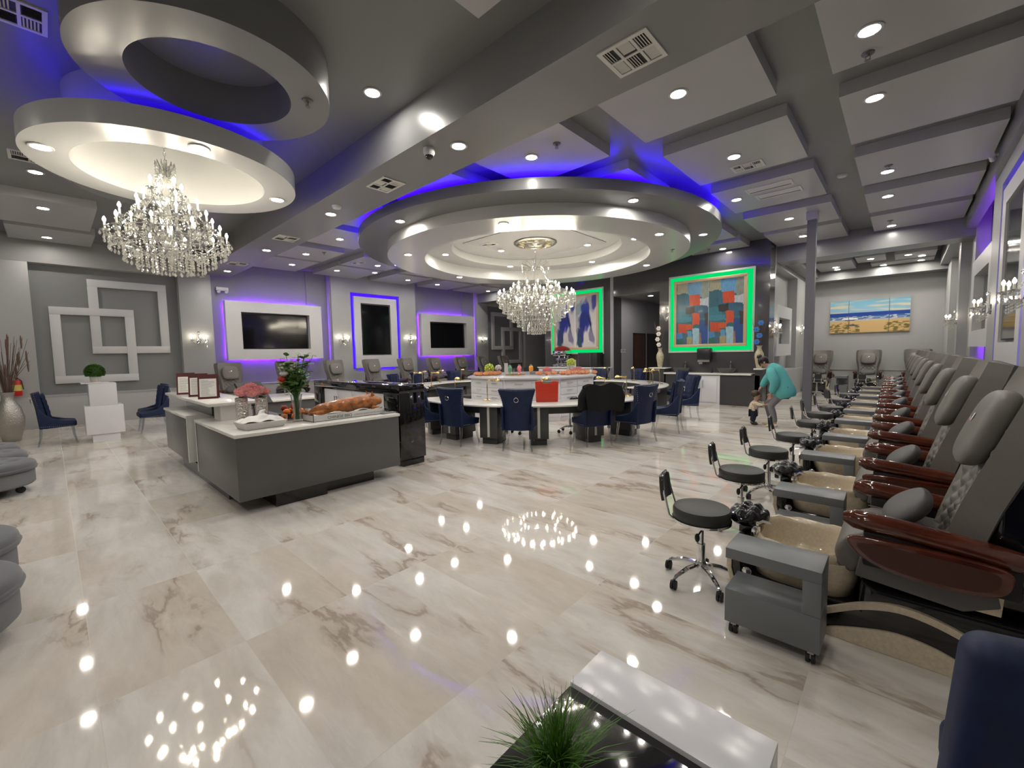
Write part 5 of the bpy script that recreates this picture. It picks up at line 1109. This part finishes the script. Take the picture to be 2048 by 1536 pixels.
# ================================================================== NORTH WALL: sinks, counters, paintings
sk = thing('sink_counter', 'dark grey sink counter with white top and a white two-door cabinet', 'sink counter', (0, 13.0, 0))
m = MB(); m.box(-5.45, 0, 0, -4.86, .5, .86); m.box(-3.86, 0, 0, -2.85, .5, .86); m.box(-4.86, .02, 0, -3.86, .5, .86); obj('base', m, GREYD, sk); m = MB(); m.box(-5.5, -.05, .86, -3.05, .5, .905); obj('counter', m, QUARTZ, sk, bevel=.006)
m = MB(); m.box(-4.86, -.005, 0, -3.86, .02, .84); obj('cabinet_frame', m, LACQ, sk)
for k in range(2):
    m = MB(); x0 = -4.80+k*.44; m.box(x0, -.025, .06, x0+.425, -.005, .78); d = obj('door', m, LACQ, sk, bevel=.004); h = MB(); hx = x0+(.385 if k == 0 else .04); h.cyl((hx, -.05, .48), (hx, -.05, .70), .007, n=8); h.cyl((hx, -.025, .5), (hx, -.05, .5), .005, n=6); h.cyl((hx, -.025, .68), (hx, -.05, .68), .005, n=6); obj('handle', h, STEEL, d)
STONE = M('sink_stone', (.085, .08, .078), .3)
for x, l in ((-5.05, 'left'), (-3.75, 'right')):
    t = thing('vessel_sink', 'grey stone vessel sink on the white counter, the %s of two' % l, 'sink', (x, 13.2, .905), 0, 'vessel sinks'); m = MB(); m.lathe([(0, 0), (.14, 0), (.2, .05), (.25, .12), (.255, .135), (.24, .135), (.19, .07), (0, .04)], 28, sy=.75); obj('basin', m, STONE, t)
    t = thing('faucet', 'dark tall faucet behind the %s vessel sink' % l, 'faucet', (x+.05, 13.42, .905), 0, 'sink faucets'); m = MB(); m.cyl((0, 0, 0), (0, 0, .28), .024); m.tube([(0, 0, .25), (0, -.08, .27), (0, -.15, .24)], .016, 8); m.cyl((0, 0, .28), (.0, .03, .33), .012); obj('spout', m, STEEL, t)
m = MB(); m.lathe([(0, 0), (.03, 0), (.032, .1), (.012, .13), (.01, .17), (0, .17)], 14); thing1('soap_bottle', m, BLACK, 'dark soap bottle between the two vessel sinks', 'bottle', (-4.15, 13.2, .905))
pt = thing('paper_towel_dispenser', 'black paper towel dispenser on the dark wall above the sinks', 'dispenser', (-4.42, YN, 1.22)); m = MB(); m.box(-.2, -.22, .06, .2, 0, .42); obj('cover', m, M('smoke_plastic', (.02, .021, .023), .2), pt, bevel=.04, seg=4); m = MB(); m.box(-.17, -.2, 0, .17, -.02, .07); obj('back_plate', m, STEEL, pt); m = MB(); m.box(-.16, -.12, -.06, -.06, -.115, .05); obj('paper', m, WHITE, pt)
for x0, x1, l in ((-6.0, -5.5, 'left'), (-3.0, -2.78, 'right')):
    t = thing('side_ledge', 'dark side block with a white top at the %s end of the sink counter' % l, 'ledge', (0, 13.0, 0), 0, 'sink side ledges'); m = MB(); m.box(x0+.03, 0, 0, x1, .49, 1.02); obj('block', m, GREYD, t); m = MB(); m.box(x0, -.04, 1.02, min(x1+.04, -2.78), .49, 1.055); obj('top', m, QUARTZ, t, bevel=.005)
for x, fl, nm, l in ((-5.72, M('white_petal', (.72, .70, .68), .7), 1, 'tall cream vase with branches and white blossoms left of the green-lit sinks'), (-2.92, M('blue_petal', (.05, .2, .55), .6), 2, 'cream vase with branches and blue blossoms right of the green-lit painting')):
    t = thing('branch_vase', l, 'vase of branches', (x, 13.2, 1.055), 0, 'branch vases'); m = MB(); m.lathe([(0, 0), (.055, 0), (.07, .03), (.115, .3), (.11, .4), (.055, .52), (.05, .58), (.075, .62), (.065, .62), (.04, .57), (0, .5)], 24); obj('vase', m, M('cream_ceramic', (.45, .41, .28), .35, var=(22, .3)), t)
    m = MB(); random.seed(nm)
    for k in range(34):
        a = random.uniform(0, 6.3); s_ = random.uniform(.03, .2); m.tube([(0, 0, .5), (s_*.35*cos(a), s_*.35*sin(a), .85), (s_*cos(a), s_*sin(a), random.uniform(1.15, 1.5))], [.006, .005, .002], 4)
    obj('branches', m, M('dried_brown'), t)
    for k in range(4):
        b = MB()
        for j in range(6): a = 2*pi*j/6; b.sph((.045*cos(a), -.02, .045*sin(a)), (.035, .012, .03), 8, 5)
        b.sph((0, -.035, 0), .015, 8, 5); obj('blossom', b, fl, t, loc=(random.uniform(-.06, .06), -.1, .72+.17*k))
# left dark counter with the espresso machine and oven
lc = thing('bar_counter', 'white counter with pale drawers under the blue and white painting', 'counter', (0, 13.0, 0)); m = MB(); m.box(-10.55, 0, 0, -7.62, .49, 1.0); obj('body', m, M('counter_body', (.36, .36, .38), .35), lc); m = MB(); m.box(-10.58, -.04, 1.0, -7.6, .49, 1.04); obj('counter', m, QUARTZ, lc, bevel=.005)
for k in range(6):
    m = MB(); m.box(-10.5+.48*k, -.018, .08, -10.04+.48*k, 0, .96); d = obj('door', m, LACQ, lc, bevel=.003)
ov = thing('microwave_oven', 'black microwave oven on the counter under the blue painting', 'oven', (-8.32, 13.22, 1.04)); m = MB(); m.box(-.4, -.2, 0, .4, .22, .52); obj('body', m, BLACK, ov, bevel=.008); m = MB(); m.box(-.37, -.212, .05, .12, -.2, .47); obj('door', m, M('oven_glass', (.05, .045, .05), .15), ov); m = MB(); m.box(-.385, -.21, .02, -.37, -.2, .5); m.box(.12, -.21, .02, .135, -.2, .5); m.box(-.385, -.21, .485, .135, -.2, .5); obj('door_trim', m, STEEL, ov)
pm = thing('espresso_machine', 'chrome and red espresso machine on the counter left of the oven', 'espresso machine', (-9.55, 13.2, 1.04)); m = MB(); m.box(-.3, -.2, 0, .3, .2, .1); m.box(-.3, -.02, .1, .3, .2, .5); m.box(-.3, -.2, .42, .3, .2, .62); obj('body', m, CHROME, pm, bevel=.02, seg=3); m = MB(); m.lathe([(.29, .62), (.31, .64), (.26, .72), (.12, .78), (0, .8)], 20); obj('top', m, M('dark_red', (.22, .02, .015), .3), pm)
m = MB(); 
for s in (-.14, .14): m.cyl((s, -.12, .42), (s, -.12, .33), .035); m.cyl((s, -.13, .36), (s, -.3, .34), .014)
obj('brew_group', m, BLACK, pm)
# art
def paint_mesh(name, w_, h_, nx, nz, fn, parent, y=-.02):
    me = bpy.data.meshes.new(name); vs = [(-w_/2+w_*i/nx, y, h_*j/nz) for j in range(nz+1) for i in range(nx+1)]
    fs = [(j*(nx+1)+i, j*(nx+1)+i+1, (j+1)*(nx+1)+i+1, (j+1)*(nx+1)+i) for j in range(nz) for i in range(nx)]; me.from_pydata(vs, [], fs)
    ca = me.color_attributes.new('paint', 'FLOAT_COLOR', 'POINT')
    for k, v in enumerate(vs): i, j = k % (nx+1), k//(nx+1); ca.data[k].color = (*fn(i/nx, j/nz), 1)
    if 'oil_paint' not in MATS:
        m = M('oil_paint', (.5, .5, .5), .35); n = m.node_tree.nodes.new('ShaderNodeVertexColor'); n.layer_name = 'paint'; m.node_tree.links.new(n.outputs[0], m.node_tree.nodes['Principled BSDF'].inputs['Base Color'])
    me.materials.append(MATS['oil_paint']); o = bpy.data.objects.new(name, me); COL.objects.link(o); o.parent = parent; return o
from mathutils import noise
def nz(x, y, s, o): return noise.noise(Vector((x*s, y*s, o)))
def blue_art(u, v):
    k = 0 if u < .5 else 1; x = (u-.5*k)*2; x += .12*nz(x, v, 3, 2); y = v+.10*nz(x, v, 3, 5); c = [.62, .60, .60]
    if abs(u-.5) < .008: return (.75, .74, .72)
    def blob(cx, cy, sx, sy, an, col, p=1.0):
        dx, dy = x-cx, y-cy; a, b = dx*cos(an)+dy*sin(an), -dx*sin(an)+dy*cos(an); q = (a/sx)**2+(b/sy)**2+.5*nz(x, y, 9, cx*7); f = max(0, min(1, 2.2-1.9*q))*p
        for i in range(3): c[i] = c[i]*(1-f)+col[i]*f
    blob(.75, .9, .3, .2, 0, (.42, .42, .46)); blob(.12, .45, .14, .25, 0, (.30, .31, .38), .7); blob(.2, .8, .22, .14, .4, (.18, .3, .36), .8); blob(.5, .6, .22, .34, .55, (.02, .05, .32)); blob(.40, .5, .26, .2, .2, (.006, .02, .2)); blob(.7, .46, .035, .2, .6, (.01, .01, .05)); blob(.25, .2, .24, .22, 0, (.02, .04, .16)); blob(.8, .22, .12, .2, .3, (.12, .11, .25), .8); blob(.5, .32, .06, .1, 0, (.3, .2, .6), .5); blob(.9, .9, .16, .16, 0, (.02, .03, .3), .9); blob(.55, .17, .1, .16, .2, (.62, .6, .6)); blob(.2, .1, .14, .08, 0, (.02, .08, .12))
    return tuple(c)
def colour_art(u, v):
    k = 0 if u < .5 else 1; x = (u-.5*k)*2; x += .03*nz(x, v, 6, 1); v += .025*nz(x, v, 6, 4); y = 1-v
    if abs(u-.5) < .006: return (.4, .45, .45)
    R = [(0, 0, 1, 1, (.02, .12, .15)), (0, 0, .38, .17, (.33, .33, .22)), (.35, 0, .8, .24, (.12, .32, .55)), (.78, 0, 1, .28, (.25, .30, .26)), (0, .16, .32, .5, (.01, .10, .15)), (.3, .2, .5, .42, (.02, .12, .2)), (.4, .2, .76, .38, (.60, .07, .015)), (.74, .27, 1, .40, (.5, .56, .62)), (.0, .42, .4, .6, (.01, .16, .22)), (.3, .4, .6, .5, (.005, .01, .012)), (.6, .38, 1, .58, (.01, .09, .17)), (.5, .5, .72, .68, (.55, .06, .015)), (.0, .55, .5, .64, (.03, .2, .28)), (.05, .66, .36, .82, (.48, .05, .012)), (.3, .68, .55, .76, (.55, .08, .02)), (0, .8, .2, .92, (.04, .2, .45)), (.36, .78, .5, .9, (.1, .3, .5)), (.0, .9, .22, 1, (.02, .12, .09)), (.2, .84, .34, 1, (.05, .11, .16)), (.34, .88, .52, 1, (.33, .28, .14)), (.52, .74, .74, 1, (.30, .48, .56)), (.72, .62, .98, 1, (.012, .06, .24)), (.72, .8, .78, 1, (.3, .14, .1)), (.88, .5, 1, .7, (.03, .02, .03))]
    c = (.02, .12, .15)
    for a, b, d, e, col in R:
        sl = .10*(y-b)-.05*(x-a)
        if a+sl*.6 <= x <= d+sl and b <= y <= e: c = col
    if y < .45 and .02 < x < .36-.9*(y-.12) and y > .2: pass
    g = .8+.4*nz(x*2, y, 14, 9)
    return tuple(max(0, min(1, q*(1+.5*(g-.8)))) for q in c)
def wall_painting(label, x0, x1, fn, clab):
    z0, z1 = 1.51, 3.89; cx = (x0+x1)/2; W_, H_ = x1-x0, z1-z0
    fr = MB(); d = .09; e = .05
    for q in ((-W_/2, 0, W_/2, e), (-W_/2, H_-e, W_/2, H_), (-W_/2, e, -W_/2+e, H_-e), (W_/2-e, e, W_/2, H_-e)): fr.box(q[0], -.03, q[1], q[2], 0, q[3])
    b = thing('light_box_frame', 'green-lit recessed frame around the %s painting on the dark tiled wall' % clab, 'light frame', (cx, YN, z0), 0, 'green-lit frames')
    fr.v = [v for v in fr.v]; obj('frame', fr, M('pale_acrylic', (.5, .58, .52), .3), b)
    bp = MB(); bp.box(-W_/2+.04, -.012, .04, W_/2-.04, -.004, H_-.04); obj('light_panel', bp, EGBOX, b)
    l = MB(); k = .115; l.tube([(-W_/2+k, -.035, k), (W_/2-k, -.035, k), (W_/2-k, -.035, H_-k), (-W_/2+k, -.035, H_-k)], .012, 6, closed=True); obj('led_strip', l, EGREEN, b) if 0 else None
    w2, h2 = W_-.36, H_-.34; p = thing('painting', label, 'painting', (cx, YN-.05, z0+.17), 0, 'paintings on the dark wall')
    f = MB(); e = .085; 
    for q in ((-w2/2, 0, w2/2, e), (-w2/2, h2-e, w2/2, h2), (-w2/2, e, -w2/2+e, h2-e), (w2/2-e, e, w2/2, h2-e)): f.box(q[0], -.045, q[1], q[2], .02, q[3])
    obj('frame', f, M('gilt_wood', (.55, .42, .26), .4), p, bevel=.006)
    c_ = paint_mesh('canvas', w2-2*e, h2-2*e, 150, 150, fn, p, -.02); c_.location.z = e
    g = MB(); g.add([(-w2/2+e, -.028, e), (w2/2-e, -.028, e), (w2/2-e, -.028, h2-e), (-w2/2+e, -.028, h2-e)], [(0,1,2,3)]); obj('glazing', g, glass_mat('picture_glass', (1, 1, 1), .97), p)
wall_painting('framed abstract painting of blue and white strokes above the oven', -10.28, -7.92, blue_art, 'blue')
wall_painting('framed abstract painting of red, teal and blue patches above the sinks', -5.56, -3.12, colour_art, 'red and teal')
def beach(u, v):
    wv = .02*nz(u, v, 9, 1)
    if v > .62: f = (v-.62)/.38; c = (.16+.1*(1-f), .42, .55); q = nz(u*.7, v*2.6, 5, 3); c = tuple(a+(b-a)*max(0, min(1, q*2.2+.1)) for a, b in zip(c, (.55, .52, .38)))
    elif v > .5: c = (.012, .05, .27)
    elif v > .40+wv: c = (.05, .14, .34) if nz(u, v*4, 14, 2) < .1 else (.5, .53, .56)
    elif v > .36+wv: c = (.42, .42, .38)
    else:
        c = (.56, .38, .17)
        if v < .26+.05*sin(9*u) and nz(u*1.5, v*3, 10, 7) > .02 and (u < .4 or u > .7): c = (.16, .13, .03)
    if ((u-.265)/.105)**2+((v-.425)/.05)**2 < 1: c = (.72, .72, .72) if v > .40 else (.03, .04, .15)
    if abs(u-.258) < .004 and .22 < v < .42: c = (.15, .1, .08)
    if .265 < u < .38 and .2 < v < .26-.6*abs(u-.31): c = (.06, .08, .12)
    return c
for k in range(3):
    a = (0, .25, .755, 1); u0, u1 = a[k], a[k+1]; W_ = 2.2; lab = ('left', 'middle', 'right')[k]
    t = thing('beach_canvas', '%s canvas of the three-part beach painting on the back room wall' % lab, 'painting', (-2.08+W_*(u0+u1)/2, YBACK-.05, 2.10), 0, 'beach triptych'); wd = W_*(u1-u0)-.012
    m = MB(); m.box(-wd/2, -.015, 0, wd/2, .045, 1.16); obj('stretcher', m, WHITE, t); paint_mesh('picture', wd, 1.16, int(120*(u1-u0)), 70, lambda u, v, u0=u0, u1=u1: beach(u0+u*(u1-u0), v), t, -.017)
# ================================================================== PEOPLE
def skin(name, joints, edges, mat, parent=None, sub=2, root=0):
    """joints: {key: ((x,y,z), radius)}; edges: list of key chains; one continuous skinned surface"""
    keys = list(joints); ix = {k: i for i, k in enumerate(keys)}; es = []
    for ch in edges:
        for a, b in zip(ch, ch[1:]): es.append((ix[a], ix[b]))
    me = bpy.data.meshes.new(name); me.from_pydata([joints[k][0] for k in keys], es, []); o = bpy.data.objects.new(name, me); COL.objects.link(o)
    md = o.modifiers.new('skin', 'SKIN'); md.use_smooth_shade = True
    for k, sv in zip(keys, me.skin_vertices[0].data):
        r = joints[k][1]; sv.radius = (r, r) if not isinstance(r, tuple) else r; sv.use_root = (ix[k] == root); sv.use_loose = False
    s = o.modifiers.new('sub', 'SUBSURF'); s.levels = s.render_levels = sub
    dg = bpy.context.evaluated_depsgraph_get(); m2 = bpy.data.meshes.new_from_object(o.evaluated_get(dg)); o.modifiers.clear(); o.data = m2; bpy.data.meshes.remove(me); m2.name = name
    m2.materials.clear(); m2.materials.append(mat); m2.polygons.foreach_set('use_smooth', [True]*len(m2.polygons))
    if parent: o.parent = parent
    return o
def hand(J, E, key, w_, dirv, side, s=1.0):
    """palm and five fingers grown from the wrist key; dirv = pointing direction, side = thumb side"""
    d = Vector(dirv).normalized(); sd = Vector(side).normalized(); n = d.cross(sd).normalized(); w_ = Vector(w_)
    pc = w_+d*.045*s; J[key+'palm'] = (tuple(pc), .024*s); E.append((key, key+'palm'))
    for i, (o_, L, c_) in enumerate(((.027, .062, .25), (.009, .072, .3), (-.009, .067, .35), (-.026, .05, .4))):
        b = pc+d*.03*s+sd*o_*s; k = [b+d*L*.4*s-n*.004*s, b+d*L*.75*s-n*c_*.04*s, b+d*L*s-n*c_*.09*s]
        ks = [key+'f%d%d' % (i, q) for q in range(4)]
        for q, p in enumerate([b]+k): J[ks[q]] = (tuple(p), (.0088-.0008*q)*s)
        E.append((key+'palm', *ks))
    b = w_+d*.03*s+sd*.028*s; ks = [key+'t%d' % q for q in range(3)]
    for q, p in enumerate((b, b+(d*.6+sd).normalized()*.03*s, b+(d*1.3+sd).normalized()*.055*s)): J[ks[q]] = (tuple(p), .010*s)
    E.append((key+'palm', *ks))
SKIN = M('skin', (.42, .235, .165), .5); HAIR = M('dark_hair', (.012, .008, .007), .4)
wo = thing('person', 'person with dark tied-up hair in a turquoise sweatshirt bending over a toddler', 'person', (-1.93, 9.95, 0))
Bx, By = -1.93, 9.95
def L(x, y, z): return (x-Bx, y-By, z)
J = {'pelvis': (L(-1.75, 9.95, .74), .115), 'waist': (L(-1.80, 9.95, .90), .10), 'chest': (L(-1.90, 9.95, 1.10), .12), 'upper': (L(-1.97, 9.95, 1.20), .085), 'neck': (L(-2.04, 9.95, 1.25), .043), 'jaw': (L(-2.11, 9.95, 1.26), .062), 'skull': (L(-2.15, 9.95, 1.325), .084), 'crown': (L(-2.16, 9.95, 1.385), .055),
     'hipn': (L(-1.76, 9.87, .72), .085), 'kneen': (L(-1.95, 9.83, .43), .055), 'calfn': (L(-1.90, 9.83, .28), .048), 'ankn': (L(-1.86, 9.84, .09), .03), 'heeln': (L(-1.86, 9.84, .04), .03), 'toen': (L(-1.98, 9.82, .025), .025),
     'hipf': (L(-1.77, 10.03, .72), .085), 'kneef': (L(-2.06, 10.08, .46), .055), 'calff': (L(-2.03, 10.11, .28), .048), 'ankf': (L(-2.0, 10.15, .09), .03), 'heelf': (L(-2.0, 10.15, .04), .03), 'toef': (L(-2.11, 10.14, .025), .025),
     'shn': (L(-1.96, 9.80, 1.17), .055), 'eln': (L(-1.86, 9.74, .92), .04), 'wrn': (L(-1.93, 9.77, .70), .024), 'shf': (L(-1.98, 10.10, 1.17), .055), 'elf': (L(-2.09, 10.13, .95), .04), 'wrf': (L(-2.17, 10.07, .80), .024)}
E_ = [('pelvis', 'waist', 'chest', 'upper', 'neck', 'jaw', 'skull', 'crown'), ('pelvis', 'hipn', 'kneen', 'calfn', 'ankn', 'heeln', 'toen'), ('pelvis', 'hipf', 'kneef', 'calff', 'ankf', 'heelf', 'toef'), ('chest', 'shn', 'eln', 'wrn'), ('chest', 'shf', 'elf', 'wrf')]
hand(J, E_, 'wrn', J['wrn'][0], (-.3, .1, -1), (-1, .2, .2)); hand(J, E_, 'wrf', J['wrf'][0], (-.5, -.3, -.8), (.3, -1, 0))
skin('body', J, E_, SKIN, wo, root=0)
def pick(ks, add): return {k: (J[k][0], (J[k][1] if not isinstance(J[k][1], tuple) else J[k][1][0])+add) for k in ks}
SW = M('turquoise_knit', (.10, .40, .40), .8, bump=(50, .25))
def garment(name, torso, sleeves, mat, parent, extra=None):
    """a knitted top: one torso tube and two sleeves that run into it"""
    m = MB()
    for pts in [torso]+sleeves:
        c_ = curve_through([(*p, r) for p, r in pts], 5, False); m.tube([q[:3] for q in c_], [q[3] for q in c_], 20)
    return obj(name, m, mat, parent, ang=80)
garment('sweatshirt', [(L(-1.715, 9.95, .60), .175), (L(-1.73, 9.95, .66), .205), (L(-1.75, 9.95, .76), .205), (L(-1.80, 9.95, .92), .172), (L(-1.89, 9.95, 1.10), .165), (L(-1.97, 9.95, 1.20), .125), (L(-2.02, 9.95, 1.245), .065)],
    [[(L(-1.95, 9.86, 1.15), .09), (L(-1.94, 9.79, 1.08), .095), (L(-1.87, 9.74, .92), .085), (L(-1.91, 9.765, .76), .062), (L(-1.93, 9.77, .71), .042)], [(L(-1.96, 10.04, 1.15), .09), (L(-1.99, 10.11, 1.08), .092), (L(-2.09, 10.13, .95), .078), (L(-2.15, 10.085, .84), .055), (L(-2.17, 10.07, .805), .038)]], SW, wo)
G = pick(('pelvis', 'hipn', 'kneen', 'calfn', 'ankn', 'hipf', 'kneef', 'calff', 'ankf'), .014); skin('leggings', G, [('pelvis', 'hipn', 'kneen', 'calfn', 'ankn'), ('pelvis', 'hipf', 'kneef', 'calff', 'ankf')], M('grey_leggings', (.17, .165, .18), .8), wo)
for k, nm in (('n', 'near'), ('f', 'far')):
    h = Vector(J['heel'+k][0]); t_ = Vector(J['toe'+k][0]); d = (t_-h).normalized(); m = MB(); sh = []
    m.tube([h-d*.04+Vector((0,0,.0)), h-d*.02, h+d*.05, t_, t_+d*.045], [.02, .042, .042, .038, .015], 12); m.v = [(v[0], v[1], max(.004, v[2])) for v in m.v]; o = obj('shoe', m, M('cream_shoe', (.62, .55, .42), .7), wo, ang=70); o['label'] = 'cream shoe'
m = MB(); m.sph((J['skull'][0][0]+.022, 0, 1.352), (.098, .094, .092), 18, 12); m.sph((J['skull'][0][0]-.045, 0, 1.425), (.055, .052, .048), 14, 10); m.tube([(J['skull'][0][0]+.06, 0, 1.36), (J['skull'][0][0]+.09, .01, 1.29), (J['skull'][0][0]+.10, .0, 1.22)], [.06, .04, .015], 10)
m.tube([(J['skull'][0][0]+.0, -.075, 1.36), (J['skull'][0][0]-.03, -.09, 1.30), (J['skull'][0][0]-.01, -.08, 1.24)], [.03, .022, .008], 8); obj('hair', m, HAIR, wo, ang=80)
fx, fz = J['jaw'][0][0], 1.28
for s in (-1, 1):
    m = MB(); m.sph((fx-.066, s*.03, fz+.012), (.009, .011, .009), 10, 6); obj('eye', m, M('eye_dark', (.03, .02, .015), .2), wo); m = MB(); m.sph((fx+.02, s*.075, fz+.03), (.02, .01, .026), 8, 6); obj('ear', m, SKIN, wo); m = MB(); m.tube([(fx-.068, s*.045, fz+.034), (fx-.076, s*.03, fz+.04), (fx-.075, s*.014, fz+.036)], .004, 6); obj('eyebrow', m, HAIR, wo)
m = MB(); m.tube([(fx-.068, 0, fz+.01), (fx-.088, 0, fz-.022), (fx-.07, 0, fz-.03)], [.006, .012, .006], 8); obj('nose', m, SKIN, wo, ang=80); m = MB(); m.sph((fx-.058, 0, fz-.052), (.012, .022, .006), 10, 6); obj('mouth', m, M('lips', (.35, .1, .09), .5), wo)
m = MB()
for a in ((-.24, -.03, 1.16, .03), (-.235, -.02, 1.1, .02), (-.225, -.05, 1.04, .035)): pass
m.tube([(-.06, -.125, 1.07), (-.05, -.14, 1.03)], .012, 6); m.tube([(-.06, -.128, 1.0), (.0, -.16, 1.0)], .007, 6); m.tube([(-.03, -.145, .98), (.0, -.155, .90)], .007, 6); obj('print', m, M('navy_print', (.01, .03, .05), .7), wo)
# toddler
to = thing('person', 'toddler in a patterned cream top and navy trousers reaching up to the bending person', 'person', (-2.29, 10.02, 0))
Bx, By = -2.29, 10.02
J = {'pelvis': (L(-2.31, 10.02, .27), .065), 'belly': (L(-2.30, 10.02, .36), .068), 'chest': (L(-2.275, 10.02, .44), .058), 'neck': (L(-2.26, 10.02, .505), .03), 'jaw': (L(-2.235, 10.02, .555), .064), 'skull': (L(-2.25, 10.02, .62), .086), 'crown': (L(-2.26, 10.02, .68), .058),
     'hipn': (L(-2.30, 9.975, .25), .048), 'kneen': (L(-2.275, 9.965, .15), .036), 'ankn': (L(-2.30, 9.96, .05), .022), 'heeln': (L(-2.30, 9.96, .025), .02), 'toen': (L(-2.23, 9.95, .02), .018), 'hipf': (L(-2.31, 10.065, .25), .048), 'kneef': (L(-2.32, 10.075, .15), .036), 'ankf': (L(-2.345, 10.08, .05), .022), 'heelf': (L(-2.345, 10.08, .025), .02), 'toef': (L(-2.275, 10.09, .02), .018),
     'shn': (L(-2.25, 9.95, .455), .032), 'eln': (L(-2.16, 9.92, .43), .025), 'wrn': (L(-2.05, 9.90, .44), .016), 'shf': (L(-2.25, 10.09, .455), .032), 'elf': (L(-2.17, 10.12, .44), .025), 'wrf': (L(-2.11, 10.12, .46), .016)}
E_ = [('pelvis', 'belly', 'chest', 'neck', 'jaw', 'skull', 'crown'), ('pelvis', 'hipn', 'kneen', 'ankn', 'heeln', 'toen'), ('pelvis', 'hipf', 'kneef', 'ankf', 'heelf', 'toef'), ('chest', 'shn', 'eln', 'wrn'), ('chest', 'shf', 'elf', 'wrf')]
hand(J, E_, 'wrn', J['wrn'][0], (1, .1, .1), (0, .3, 1), .6); hand(J, E_, 'wrf', J['wrf'][0], (1, -.1, .2), (0, -.3, 1), .6); skin('body', J, E_, SKIN, to)
TOP = M('cream_print', (.52, .44, .34), .8, var=(38, .55))
garment('top', [(L(-2.315, 10.02, .25), .085), (L(-2.31, 10.02, .30), .092), (L(-2.29, 10.02, .40), .088), (L(-2.27, 10.02, .47), .062), (L(-2.262, 10.02, .50), .035)],
    [[(L(-2.26, 9.97, .455), .045), (L(-2.23, 9.94, .445), .044), (L(-2.16, 9.92, .43), .036), (L(-2.07, 9.902, .438), .024)], [(L(-2.26, 10.07, .455), .045), (L(-2.23, 10.10, .45), .044), (L(-2.17, 10.12, .44), .036), (L(-2.125, 10.12, .457), .024)]], TOP, to)
G = pick(('pelvis', 'hipn', 'kneen', 'ankn', 'hipf', 'kneef', 'ankf'), .016); G['pelvis'] = (L(-2.31, 10.02, .255), .08); skin('trousers', G, [('pelvis', 'hipn', 'kneen', 'ankn'), ('pelvis', 'hipf', 'kneef', 'ankf')], M('navy_cotton', (.008, .013, .03), .8), to)
for k in ('n', 'f'):
    h = Vector(J['heel'+k][0]); t_ = Vector(J['toe'+k][0]); d = (t_-h).normalized(); m = MB(); m.tube([h-d*.025, h-d*.01, h+d*.04, t_+d*.01, t_+d*.035], [.012, .03, .03, .028, .01], 10); m.v = [(v[0], v[1], max(.003, v[2])) for v in m.v]; obj('shoe', m, BLACK, to, ang=70)
hx = J['skull'][0][0]; m = MB(); m.sph((hx-.022, 0, .645), (.094, .096, .082), 16, 10); obj('hair', m, M('brown_hair', (.05, .028, .016), .5), to, ang=80)
fx, fz = J['jaw'][0][0], .575
for s in (-1, 1):
    m = MB(); m.sph((fx+.066, s*.024, fz+.012), (.007, .009, .008), 8, 6); obj('eye', m, M('eye_dark'), to); m = MB(); m.sph((fx-.01, s*.07, fz+.012), (.014, .008, .018), 8, 6); obj('ear', m, SKIN, to)
m = MB(); m.sph((fx+.072, 0, fz-.008), (.012, .009, .008), 8, 6); obj('nose', m, SKIN, to); m = MB(); m.sph((fx+.062, 0, fz-.03), (.008, .014, .004), 8, 6); obj('mouth', m, M('lips'), to)
